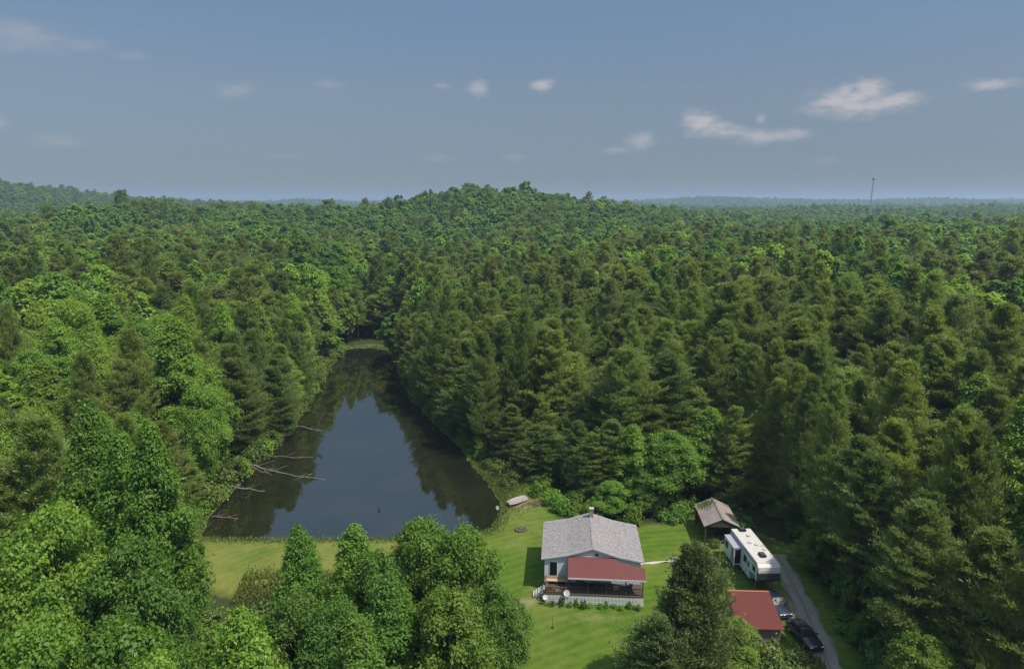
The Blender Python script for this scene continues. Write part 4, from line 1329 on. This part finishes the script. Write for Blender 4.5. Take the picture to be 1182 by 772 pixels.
# front cap: tan brow, dark nose
MB().add([(-W2 + .05, -4.33, 3.88), (W2 - .05, -4.33, 3.88), (W2 - .05, -4.78, 3.56), (-W2 + .05, -4.78, 3.56), (W2 - .05, -4.97, 2.95), (-W2 + .05, -4.97, 2.95),
          (-W2 + .05, -4.2, 3.70), (W2 - .05, -4.2, 3.70), (W2 - .05, -4.6, 2.95), (-W2 + .05, -4.6, 2.95)],
         [(0, 3, 2, 1), (3, 5, 4, 2), (0, 1, 7, 6), (5, 9, 8, 4), (6, 7, 8, 9), (0, 6, 9, 5, 3), (1, 2, 4, 8, 7)]).build("front_cap", M['rv_tan'], RV)
MB().add([(-W2 - .005, -4.985, 2.92), (W2 + .005, -4.985, 2.92), (W2 + .005, -4.93, 2.08), (-W2 - .005, -4.93, 2.08),
          (-W2 - .005, -4.4, 2.92), (W2 + .005, -4.4, 2.92), (W2 + .005, -4.4, 1.70), (-W2 - .005, -4.4, 1.70), (W2 + .005, -4.62, 1.69), (-W2 - .005, -4.62, 1.69)],
         [(0, 3, 2, 1), (3, 9, 8, 2), (0, 1, 5, 4), (9, 7, 6, 8), (4, 5, 6, 7), (0, 4, 7, 9, 3), (1, 2, 8, 6, 5)]).build("nose_panel", M['rv_grey'], RV)
MB().box(-1.0, 1.0, -5.0, -4.98, 2.98, 3.28).build("decal_band", M['rv_white'], RV)
# stripes along the sides
for s in (-1, 1):
    x0, x1 = sorted((s * (W2 + .004), s * (W2 + .018)))
    MB().box(x0, x1, -4.2, 4.58, 3.46, 3.62).build("side_stripe", M['rv_stripe'], RV)
    MB().add([(s * (W2 + .012), -4.0, 1.75), (s * (W2 + .012), -1.2, 1.1), (s * (W2 + .012), -1.2, 1.5), (s * (W2 + .012), -4.0, 2.2)], [(0, 1, 2, 3)]).build("swoosh", M['rv_stripe'], RV)
    for (y0, y1, z0, z1) in ([(-3.9, -3.1, 2.4, 3.1), (-1.2, -.3, 2.1, 2.9)] if s < 0 else [(-3.8, -2.8, 2.4, 3.1), (0, 1.2, 2.0, 2.8), (2.4, 3.6, 2.0, 2.8)]):
        x0, x1 = sorted((s * (W2 + .003), s * (W2 + .03)))
        f = MB().box(x0, x1, y0, y1, z0, z1).build("window", M['rv_grey'], RV)
        x0, x1 = sorted((s * (W2 + .032), s * (W2 + .04)))
        MB().box(x0, x1, y0 + .06, y1 - .06, z0 + .06, z1 - .06).build("pane", M['dark_glass'], f)
dr = MB().box(-W2 - .03, -W2 - .003, -2.25, -1.5, .95, 2.95).build("door", M['rv_white'], RV)
MB().box(-W2 - .045, -W2 - .032, -2.12, -1.64, 2.1, 2.75).build("pane", M['dark_glass'], dr)
MB().box(-W2 - .06, -W2 - .032, -1.62, -1.56, 1.8, 1.95).build("handle", M['black'], dr)
sl = MB().box(-W2 - .95, -W2 - .004, .55, 4.0, .98, 3.18).build("slide_out", M['rv_white'], RV, bevel=.02)
MB().slab([(-W2 - 1.0, .5, 3.235), (-W2 - .003, .5, 3.26), (-W2 - .003, 4.05, 3.26), (-W2 - 1.0, 4.05, 3.235)], .05).build("slide_roof", M['rv_slide'], sl)
MB().box(-W2 - .97, -W2 - .952, 2.6, 3.6, 2.0, 2.8).build("window", M['dark_glass'], sl)
MB().box(-W2 - .97, -W2 - .952, .7, 1.5, 1.1, 3.0).build("panel", M['rv_stripe'], sl)
MB().box(-W2 - .80, -W2 - .10, .53, .548, 1.15, 3.0).build("end_window", M['dark_glass'], sl)
def wheel(parent, x, y, r, wd_):
    t_ = MB().tube([(x - wd_ / 2, y, r), (x + wd_ / 2, y, r)], r, 20).build("wheel", M['black'], parent, smooth=False)
    MB().tube([(x - wd_ / 2 - .01, y, r), (x + wd_ / 2 + .01, y, r)], r * .6, 14).build("rim", M['steel'], t_)
for s in (-1, 1):
    for y in (.2, 1.15): wheel(RV, s * 1.02, y, .38, .26)
    MB().box(s * .9 - .05, s * .9 + .05, -3.4, -3.3, 0.0, 1.62).build("landing_leg", M['steel'], RV)
    MB().box(s * .9 - .04, s * .9 + .04, 4.2, 4.28, 0.0, .76).build("stabiliser", M['steel'], RV)
MB().box(-1.0, 1.0, -2.2, 4.4, .55, .748).build("chassis", M['black'], RV)
MB().tube([(0, -3.6, 1.6), (0, -3.6, .95)], .09).build("hitch_pin", M['black'], RV)
for (x, y, w_, l_) in [(-.02, -2.65, .36, .5), (0, 4.0, .4, .45)]:
    zb = 3.80 + .012 * (4.4 - y) + .02
    a = MB().box(x - w_, x + w_, y - l_, y + l_, zb, zb + .27).build("air_conditioner", M['black'], RV, bevel=.06)
    MB().box(x - w_ * .6, x + w_ * .6, y - l_ * .6, y + l_ * .6, zb + .272, zb + .285).build("grille", M['rv_grey'], a)
for (x, y) in [(-.3, .6), (.3, .0), (.85, -1.2), (.2, 2.4)]:
    MB().box(x - .2, x + .2, y - .2, y + .2, 3.86, 3.97).build("roof_vent", M['rv_tan'], RV, bevel=.03)
MB().tube([(.75, -.3, 3.85), (.75, -.3, 4.05), (1.1, -.6, 4.15)], .025, 6).build("antenna", M['plastic'], RV)
MB().tube([(W2 + .15, -4.2, 3.35), (W2 + .15, 1.4, 3.45)], .09, 8).build("awning", M['rv_white'], RV)
for y in (-3.9, 1.2): MB().box(W2 + .02, W2 + .1, y - .04, y + .04, 1.1, 3.34).build("awning_arm", M['rv_white'], RV)
ld = MB()
for x in (.35, .8): ld.tube([(x, 4.68, 1.0), (x, 4.68, 3.85), (x, 4.3, 3.98)], .02, 6)
for z in np.arange(1.2, 3.6, .3): ld.tube([(.35, 4.68, z), (.8, 4.68, z)], .018, 6)
ld.build("ladder", M['steel'], RV)
gt = empty("gas_bottle", (30.05, 71.9, 0), 0, "white gas bottle on the ground under the camper's nose", "gas bottle")
MB().lathe([(.12, 0), (.15, .03), (.15, .38), (.11, .46), (.05, .5)], 16).build("tank", M['plastic'], gt, smooth=True)
MB().lathe([(.03, .501), (.03, .56), (.09, .57), (.09, .6)], 12).build("valve", M['steel'], gt)

# ------------------------------------------------------------------ cars
def car(loc, rz, paint, label, Lh=2.4, Wh=.92, tall=1.0):
    """sedan, nose towards local -y"""
    c = empty("parked_car", loc, rz, label, "car")
    # body shell: stations along y (y, bottom, belt, half width low, half width high)
    st_ = [(-Lh, .38, .58, .66, .60), (-Lh * .96, .26, .66, .80, .70), (-Lh * .80, .2, .74, Wh, Wh * .86), (-Lh * .42, .2, .88, Wh, Wh * .90), (-Lh * .34, .2, .91, Wh, Wh * .92),
           (0, .2, .94, Wh, Wh * .93), (Lh * .45, .2, .96, Wh, Wh * .93), (Lh * .62, .2, .98, Wh, Wh * .90), (Lh * .90, .24, .97, Wh * .94, Wh * .84), (Lh * .985, .34, .88, .82, .72), (Lh, .42, .78, .74, .66)]
    V, F_ = [], []
    for (y, zb, zt_, wl, wh) in st_:
        zm = zb + (zt_ - zb) * .55
        half = [(0, zb), (wl * .86, zb), (wl * .98, zb + .08), (wl, zm), ((wl * .6 + wh * .4), zt_ - .08), (wh, zt_ - .015), (wh * .5, zt_ + .025), (0, zt_ + .035)]
        ring = [(x, y, z * tall) for x, z in half] + [(-x, y, z * tall) for x, z in reversed(half[1:-1])]
        V += ring
    n = 14
    for i in range(len(st_) - 1):
        for k in range(n): F_.append((i * n + k, i * n + (k + 1) % n, (i + 1) * n + (k + 1) % n, (i + 1) * n + k))
    F_ += [tuple(range(n)), tuple(reversed(range((len(st_) - 1) * n, len(st_) * n)))]
    body_ = MB().add(V, F_).build("body", paint, c, smooth=True)
    # cabin: roof and pillars
    b0, b1, t0, t1 = -Lh * .38, Lh * .76, -Lh * .10, Lh * .50
    zb, zt_ = .93 * tall, 1.42 * tall
    wb, wtp = Wh * .90, Wh * .66
    ym = (b0 + b1) / 2
    cab = [(-wb, b0, zb), (wb, b0, zb), (wb, b1, zb), (-wb, b1, zb), (-wtp, t0, zt_), (wtp, t0, zt_), (wtp, t1, zt_), (-wtp, t1, zt_)]
    rfm = MB().add(cab, [(0, 3, 2, 1), (4, 5, 6, 7), (0, 1, 5, 4), (1, 2, 6, 5), (2, 3, 7, 6), (3, 0, 4, 7)])
    rfm.build("cabin", paint, c, bevel=.05)
    def pane(name, idx, inset, parent=c):
        P = [Vector(cab[i]) for i in idx]
        ctr = sum(P, Vector()) / 4
        nn = (P[1] - P[0]).cross(P[3] - P[0]).normalized()
        if nn.dot(ctr - Vector((0, ym, 1.0))) < 0: nn = -nn
        Q = [ctr + (p - ctr) * inset + nn * .012 for p in P]
        Q2 = [q - nn * .02 for q in Q]
        MB().add(Q + Q2, [(0, 1, 2, 3), (7, 6, 5, 4), (0, 4, 5, 1), (1, 5, 6, 2), (2, 6, 7, 3), (3, 7, 4, 0)]).build(name, M['dark_glass'], parent)
    pane("windscreen", (0, 1, 5, 4), .88)
    pane("rear_window", (3, 2, 6, 7), .86)
    for sgn, idx in ((1, (1, 2, 6, 5)), (-1, (0, 3, 7, 4))):
        A = [Vector(cab[i]) for i in idx]
        mid_b, mid_t = (A[0] + A[1]) / 2, (A[3] + A[2]) / 2
        for quad in ((A[0], mid_b, mid_t, A[3]), (mid_b, A[1], A[2], mid_t)):
            ctr = sum(quad, Vector()) / 4
            off = Vector((sgn * .012, 0, .004))
            Q = [ctr + (p - ctr) * .84 + off for p in quad]
            Q2 = [q - off * 1.6 for q in Q]
            MB().add(Q + Q2, [(0, 1, 2, 3), (7, 6, 5, 4), (0, 4, 5, 1), (1, 5, 6, 2), (2, 6, 7, 3), (3, 7, 4, 0)]).build("side_window", M['dark_glass'], c)
    for sgn in (-1, 1):
        x0, x1 = sorted((sgn * .42, sgn * .72))
        MB().box(x0, x1, -Lh * .985, -Lh * .93, .56 * tall, .66 * tall).build("headlight", M['headlamp'], c, bevel=.015)
        MB().box(x0, x1, Lh * .95, Lh * .995, .68 * tall, .80 * tall).build("taillight", M['taillamp'], c, bevel=.015)
        x0, x1 = sorted((sgn * Wh * .93, sgn * (Wh + .17)))
        MB().box(x0, x1, -Lh * .33, -Lh * .25, .93 * tall, 1.05 * tall).build("mirror", paint, c, bevel=.02)
        for y in (-Lh * .60, Lh * .58): wheel(c, sgn * (Wh - .10), y, .33, .22)
    MB().box(-.36, .36, -Lh - .012, -Lh * .975, .44 * tall, .57 * tall).build("grille", M['black'], c)
    MB().box(-.68, .68, -Lh - .03, -Lh * .96, .28 * tall, .38 * tall).build("bumper", paint, c, bevel=.02)
    return c


M['headlamp'] = plain('headlamp', (0.75, 0.76, 0.76), .15, var=.05, spec=.7)
M['taillamp'] = plain('taillamp', (0.30, 0.02, 0.02), .2, var=.1)
M['black_paint'] = plain('black_paint', (0.016, 0.017, 0.020), .25, var=.1, coat=.4)
M['blue_paint'] = plain('blue_paint', (0.028, 0.038, 0.052), .35, metal=.2, var=.08, coat=.4)
car((30.75, 64.6, .05), R(9), M['black_paint'], "black sedan parked on the gravel driveway, nose towards the camera", 2.35, .93)
car((29.9, 70.3, .0), R(8), M['blue_paint'], "blue grey sedan parked between the red shed roof and the camper", 2.3, .9)

# ------------------------------------------------------------------ sheds
S = empty("garden_shed", (26.0, 67.0, 0), R(-2.5), "low wooden shed with a red metal roof beside the parked cars", "shed")
a_, b_ = 2.35, 3.35
MB().prism([(-3.0, 0), (3.0, 0), (3.0, 2.05), (2.0, 2.78), (-3.0, 1.75)], 'x', -a_ + .3, a_ - .3).build("wall", plain('shed_boards', (.17, .15, .125), .9, scale=7, var=.35), S)
red = MB()
red.slab([(-a_, -b_, 1.86), (a_, -b_, 1.86), (a_, 2.0, 2.92), (-a_, 2.0, 2.92)], .06)
red.slab([(-a_, 2.002, 2.92), (a_, 2.002, 2.92), (a_, b_, 2.25), (-a_, b_, 2.25)], .06)
rr = red.build("roof", M['red_shed'], S)
MB().box(-a_, a_, 1.90, 2.10, 2.905, 2.955).build("ridge_cap", plain('faded_red', (.38, .12, .08), .6), rr)
dd = MB().box(a_ - .298, a_ - .26, -1.6, -.6, .05, 1.75).build("door", M['dark_wood'], S)
MB().box(a_ - .258, a_ - .23, -.8, -.72, .9, 1.02).build("handle", M['steel'], dd)

T = empty("open_shed", (28.3, 88.0, 0), R(-4), "open fronted shed with a rusty brown tin gable roof behind the camper", "shed")
tw, tl = 2.4, 3.4
t1 = MB()
t1.slab([(-tw, -tl, 2.75), (0, -tl, 3.85), (0, tl, 3.85), (-tw, tl, 2.75)], .07)
t1.slab([(.002, -tl, 3.85), (tw, -tl, 2.75), (tw, tl, 2.75), (.002, tl, 3.85)], .07)
tr_ = t1.build("roof", M['tin'], T)
MB().box(-.1, .1, -tl - .02, tl + .02, 3.83, 3.89).build("ridge_cap", M['steel'], tr_)
q = np.c_[rng.normal(-1.1, .6, 300), rng.normal(2.4, .7, 300)]
q = q[(np.abs(q[:, 0]) < 2.3) & (np.abs(q[:, 1]) < 3.3)]
q = np.c_[q, 3.85 - np.abs(q[:, 0]) * .458 + .05]
link("fallen_leaves", leaf_mesh("fallen_leaves", sprigs(q, unit(rng.normal(size=(len(q), 3)) + [0, 0, 1.5]), np.full(len(q), .22), rng), M['brush'], rng), tr_)
for s in (-1, 1):
    for y in (-3.2, 0, 3.2): MB().box(s * 2.15 - .08, s * 2.15 + .08, y - .08, y + .08, 0, 2.72).build("post", M['dark_wood'], T)
wl = MB(); wl.box(-2.1, 2.1, 3.27, 3.31, 0, 2.6); wl.box(2.15, 2.19, -3.1, 3.1, 0, 2.6)
wl.build("wall", M['dark_wood'], T)
MB().prism([(-2.2, 2.66), (2.2, 2.66), (0, 3.70)], 'y', -3.3, -3.24).build("gable_board", M['dark_wood'], T)
# lawn tractor under the roof
tt = empty("lawn_tractor", (28.4, 86.2, 0), R(10), "dark lawn tractor stored under the open shed roof", "lawn tractor")
MB().box(-.35, .35, -1.0, -.1, .35, .85).build("hood", plain('tractor_green', (.03, .05, .02), .4), tt, bevel=.06)
MB().box(-.45, .45, -.1, .85, .3, .5).build("deck", M['black'], tt, bevel=.03)
MB().box(-.25, .25, .25, .7, .55, .65).build("seat", M['black'], tt, bevel=.03)
MB().box(-.25, .25, .7, .78, .6, 1.05).build("backrest", M['black'], tt, bevel=.02)
for s in (-1, 1):
    wheel(tt, s * .45, -.75, .2, .16); wheel(tt, s * .48, .55, .3, .24)

# ------------------------------------------------------------------ the pond's shore and the yard
M['hull'] = plain('boat_hull', (0.29, 0.25, 0.215), .6, var=.15)
M['hull_red'] = plain('boat_side', (0.26, 0.15, 0.11), .7, var=.25)
bo = empty("row_boat", (.75, 98.6, .05), R(-52), "upturned pale flat bottomed boat on the grass by the pond corner", "boat")
V, F_ = [], []
for i, (y, wd_, rise) in enumerate([(-1.75, .38, .16), (-1.2, .56, .04), (0, .64, 0), (1.2, .60, .02), (1.75, .52, .10)]):
    V += [(-wd_ - .07, y, 0.02), (-wd_ * .78, y, .46 - rise), (wd_ * .78, y, .46 - rise), (wd_ + .07, y, 0.02)]
for i in range(4):
    for k in range(3): F_.append((i * 4 + k, i * 4 + k + 1, i * 4 + k + 5, i * 4 + k + 4))
F_ += [(0, 1, 2, 3), (19, 18, 17, 16)]
hull = MB().add(V, F_).build("hull", M['hull'], bo)
MB().box(-.03, .03, -1.5, 1.6, .455, .50).build("keel", M['trim'], bo)
for s in (-1, 1):
    MB().tube([(s * .47, -1.75, .05), (s * .67, -1.2, .05), (s * .75, 0, .05), (s * .71, 1.2, .05), (s * .62, 1.75, .05)], .035, 6).build("gunwale", M['hull_red'], bo)
# brush pile behind the boat
bp = MB()
for k in range(46):
    a = rng.random() * 6.28; x, y = rng.normal(0, .9), rng.normal(0, .45); l_ = .6 + rng.random() * .8
    bp.tube([(x, y, .08 + rng.random() * .35), (x + math.cos(a) * l_, y + math.sin(a) * l_, .10 + rng.random() * .5)], .035 * (0.6 + rng.random()), 5)
o = bp.build("brush_pile", M['brown_wood'], None, loc=(3.6, 97.4, 0))
tag(o, "heap of cut brown branches on bare earth next to the upturned boat", "brush pile")
# fire ring
fr = empty("fire_ring", (1.3, 89.3, 0), 0, "ring of dark stones with ash in the grass by the house roof", "fire ring")
rs = MB()
for k in range(13):
    a = k / 13 * 6.283; r_ = .12 + .04 * rng.random()
    rs.lathe([(.01, 0), (r_, .04), (r_ * 1.05, .14), (r_ * .6, .24), (.01, .26)], 7, (math.cos(a) * .8, math.sin(a) * .7))
rs.build("stones", plain('stones', (.11, .10, .08), .9, scale=5, var=.4), fr)
MB().lathe([(.8, .01), (.78, .05), (.3, .09), (.01, .1)], 18).build("ash", plain('ash', (.09, .075, .065), .95, scale=6, var=.4), fr)
lg = MB()
for (a, l_) in ((.3, .6), (1.6, .5), (2.6, .55)): lg.tube([(-math.cos(a) * l_, -math.sin(a) * l_, .16), (math.cos(a) * l_, math.sin(a) * l_, .22)], .06, 7)
lg.build("firewood", M['brown_wood'], fr)
# bird house on a post by the water
bh = empty("bird_house", (-2.05, 90.3, -.15), R(15), "white bird house on a slim dark post at the pond's corner", "bird house")
MB().tube([(0, 0, -.2), (0, 0, 2.75)], .045).build("post", M['dark_wood'], bh)
bx = MB().prism([(-.16, 2.76), (.16, 2.76), (.16, 3.05), (0, 3.2), (-.16, 3.05)], 'y', -.15, .15).build("box", M['white'], bh)
rb = MB(); rb.slab([(-.24, -.2, 3.03), (0, -.2, 3.25), (0, .2, 3.25), (-.24, .2, 3.03)], .03); rb.slab([(.001, -.2, 3.25), (.24, -.2, 3.03), (.24, .2, 3.03), (.001, .2, 3.25)], .03)
rb.build("roof", M['plastic'], bh)
MB().tube([(0, -.156, 2.93), (0, -.152, 2.93)], .04, 10).build("hole", M['black'], bh)
# a short stake in the lawn
sp = empty("lawn_stake", (4.4, 66.7, 0), 0, "thin dark metal stake with a small crook standing alone in the mown lawn", "stake")
MB().tube([(0, 0, -.2), (0, 0, 1.25), (.04, 0, 1.36), (.14, 0, 1.38), (.18, 0, 1.28)], .022, 6).build("rod", M['black'], sp)
MB().lathe([(.16, 0.0), (.15, .05), (.03, .08)], 12).build("foot", M['black'], sp)
# white pole at the cedar, with a lamp beside it
wp = empty("white_pole", (10.3, 60.9, 0), 0, "thin white pole with a round lamp where the lawn meets the cedars", "pole")
MB().tube([(0, 0, -.2), (0, 0, 2.3)], .04, 8).build("pole", M['white'], wp)
MB().tube([(0, 0, 2.2), (.35, .05, 2.45), (.72, .1, 2.3)], .02, 6).build("arm", M['steel'], wp)
MB().lathe([(.02, 1.98), (.12, 2.05), (.15, 2.15), (.10, 2.26), (.02, 2.29)], 14, (.72, .1)).build("globe", M['plastic'], wp, smooth=True)
# thin utility pole beside the camper
up = empty("utility_pole", (25.5, 77.2, 0), 0, "thin bare metal pole standing in the grass beside the camper", "pole")
MB().tube([(0, 0, -.3), (0, 0, 4.6)], [.05, .035], 8).build("pole", M['grey_wood'], up)
MB().box(-.12, .12, -.10, -.04, 1.2, 1.6).build("meter_box", M['steel'], up)
MB().tube([(0, 0, 4.45), (.18, 0, 4.62), (.3, 0, 4.55)], .03, 6).build("weather_head", M['steel'], up)
# round white planter tubs by the path
for j, (x, y, lab) in enumerate([(20.9, 81.1, "white tub of plants at the end of the pale path"), (24.7, 81.3, "small white tub on the grass near the thin metal pole")]):
    t_ = empty("flower_tub", (x, y, 0), 0, lab, "planter")
    MB().lathe([(.2, 0), (.3, .4), (.32, .42), (.27, .43), (.25, .38), (.01, .38)], 16).build("tub", M['plastic'], t_, smooth=False)
    q = rng.normal(size=(90, 3)) * (.13, .13, .1) + (0, 0, .52)
    link("plants", leaf_mesh("tub_plants", sprigs(q, unit(rng.normal(size=(90, 3)) + [0, 0, .8]), np.full(90, .14), rng), M['poplar'], rng), t_)
# stack of old boards by the drive
lb = MB()
for k in range(7):
    lb.box(-.55 + k * .16, -.42 + k * .16, -1.2 + .1 * (k % 3), 1.2 - .12 * (k % 2), .02 + .002 * k, .09 + .03 * (k % 2))
o = lb.build("board_pile", M['grey_wood'], None, loc=(28.0, 57.9, 0.05), rot=(0, 0, R(38)))
o.location.z = land1(28, 57.9) + .05
tag(o, "grey weathered boards lying in the weeds beside the driveway", "board pile")
# fallen trees in the water
M['dead'] = plain('bleached_wood', (0.18, 0.15, 0.12), .85, scale=5, var=.25)
M['dead_brown'] = plain('brown_dead_wood', (0.13, 0.09, 0.065), .85, scale=5, var=.3)
def log(pts, r0, r1, branches, mat, label):
    fine = []
    for a_, b_ in zip(pts[:-1], pts[1:]):
        for k in range(4):
            q_ = Vector(a_).lerp(Vector(b_), k / 4)
            fine.append(tuple(q_ + Vector((rng.normal() * .06, rng.normal() * .14, rng.normal() * .04))))
    pts = fine + [tuple(pts[-1])]
    mb_ = MB(); n = len(pts)
    branches = list(branches) + [(.15 + .8 * rng.random(), rng.normal() * .9, rng.normal() * .9, .25 * rng.random()) for _ in range(7)]
    mb_.tube(pts, [r0 + (r1 - r0) * i / (n - 1) for i in range(n)], 8)
    for (f, dx, dy, dz) in branches:
        i = min(int(f * (n - 1)), n - 2); t_ = f * (n - 1) - i
        p = Vector(pts[i]).lerp(Vector(pts[i + 1]), t_)
        mb_.tube([p, p + Vector((dx * .5, dy * .5, dz * .7)), p + Vector((dx, dy, dz))], [r1 * .9, r1 * .6, .015], 6)
    o_ = mb_.build("fallen_log", mat, None, smooth=True)
    tag(o_, label, "fallen log")
log([(-47.6, 114, .5), (-44, 112.8, -.3), (-40, 111.4, -.55), (-35.5, 109.8, -.68), (-31.6, 108.8, -.78)], .16, .05,
    [(.15, 1.5, 2.2, .5), (.3, 2.2, -1.0, .35), (.42, 2.2, 1.6, .45), (.55, 1.8, -.9, .15), (.7, 1.4, .9, .2), (.2, 2.4, 2.6, .1)], M['dead'], "long bleached fallen trunk with branch stubs reaching furthest into the pond")
log([(-46.5, 118.5, .3), (-43.5, 118.2, -.2), (-39.5, 118.4, -.5), (-36.5, 119.4, -.72)], .13, .05, [(.3, 1.6, -1.0, .4), (.5, 1.5, 1.3, .35), (.7, 1.0, -.8, .2)], M['dead_brown'], "brown branchy fallen tree just behind the long bleached trunk")
log([(-45.6, 112.4, .2), (-43.4, 111.5, -.3), (-41.2, 110.6, -.72)], .12, .05, [(.4, 1.0, -.6, .3), (.6, .8, .7, .3)], M['dead_brown'], "short reddish dead limb under the long bleached trunk by the bank")
log([(-45.6, 104.3, .0), (-43.4, 104.2, -.45), (-40.2, 104.2, -.70)], .10, .06, [(.5, .7, .3, .15)], M['dead'], "short straight pale log nearest to the dam corner of the pond")
log([(-47.8, 137.0, .3), (-45.2, 136.0, -.2), (-41.2, 134.6, -.6), (-38.6, 134.2, -.76)], .15, .05, [(.2, 1.4, 1.6, .5), (.4, 1.7, -.9, .3), (.6, 1.1, .9, .25)], M['dead'], "pale dead branch in the water farthest from the dam")
log([(-44.6, 94.6, -.5), (-42.6, 94.6, -.72), (-40.6, 94.4, -.80)], .09, .06, [], M['dead_brown'], "small sunken brown log in the pond corner by the dam")
# stump standing out of the water
stp = MB()
stp.tube([(0, 0, -1.2), (.02, 0, -.2), (.05, .02, .35)], [.16, .14, .10], 8)
stp.tube([(.02, 0, -.1), (.28, .05, .2), (.36, .05, .5)], [.08, .06, .03], 6)
o = stp.build("water_stump", M['dark_wood'], None, loc=(-20.4, 97.4, WATER_Z + .15))
tag(o, "small dark stump standing out of the open water", "stump")

# bare dead tree on the slope opposite the house
sn = MB()
sn.tube([(0, 0, -.5), (.1, 0, 8), (.2, .1, 16), (.1, .1, 21)], [.22, .17, .11, .03], 8)
for k in range(14):
    z = 9 + k * .85; a = k * 2.4
    sn.tube([(.1, .05, z), (.1 + math.cos(a) * 1.2, math.sin(a) * 1.2, z + .4), (.1 + math.cos(a) * (2.3 - k * .1), math.sin(a) * (2.3 - k * .1), z + 1.0)], [.06, .04, .012], 5)
o = sn.build("dead_tree", M['grey_bark'], None, loc=(-110, 178, land1(-110, 178)))
tag(o, "bare pale dead trunk rising among the pines on the slope opposite the house", "dead tree")

# ------------------------------------------------------------------ tower on the ridge
tx, ty = 517.0, 1000.0
tz = land1(tx, ty)
TW = empty("radio_tower", (tx, ty, tz), 0, "slender grey lattice radio tower with a round platform on the far ridge", "tower")
th_ = 82.3 - tz
mt = MB()
lean_x = -.6
for k in range(3):
    a = k * 2.094
    mt.tube([(math.cos(a) * 1.1 - 2.0, math.sin(a) * 1.1, 0), (math.cos(a) * .75, math.sin(a) * .75, th_ - 3)], .22, 6)
nseg = 22
for i in range(nseg):
    z0, z1 = (th_ - 3) * i / nseg, (th_ - 3) * (i + 1) / nseg
    for k in range(3):
        a, b2 = k * 2.094, (k + 1) * 2.094
        f0, f1 = i / nseg, (i + 1) / nseg
        r0, r1 = 1.1 - .35 * f0, 1.1 - .35 * f1
        mt.tube([(math.cos(a) * r0 - 2 * (1 - f0), math.sin(a) * r0, z0), (math.cos(b2) * r1 - 2 * (1 - f1), math.sin(b2) * r1, z1)], .10, 4)
mt.build("lattice_mast", M['steel'], TW)
pl = MB()
pl.lathe([(.8, th_ - 3.2), (2.3, th_ - 2.6), (2.5, th_ - 1.4), (2.0, th_ - 1.0), (.6, th_ - .9)], 16)
pl.build("platform", plain('tower_grey', (.16, .17, .18), .6), TW)
MB().tube([(0, 0, th_ - 1), (0, 0, th_ + 2.5)], .12, 6).build("antenna", M['steel'], TW)
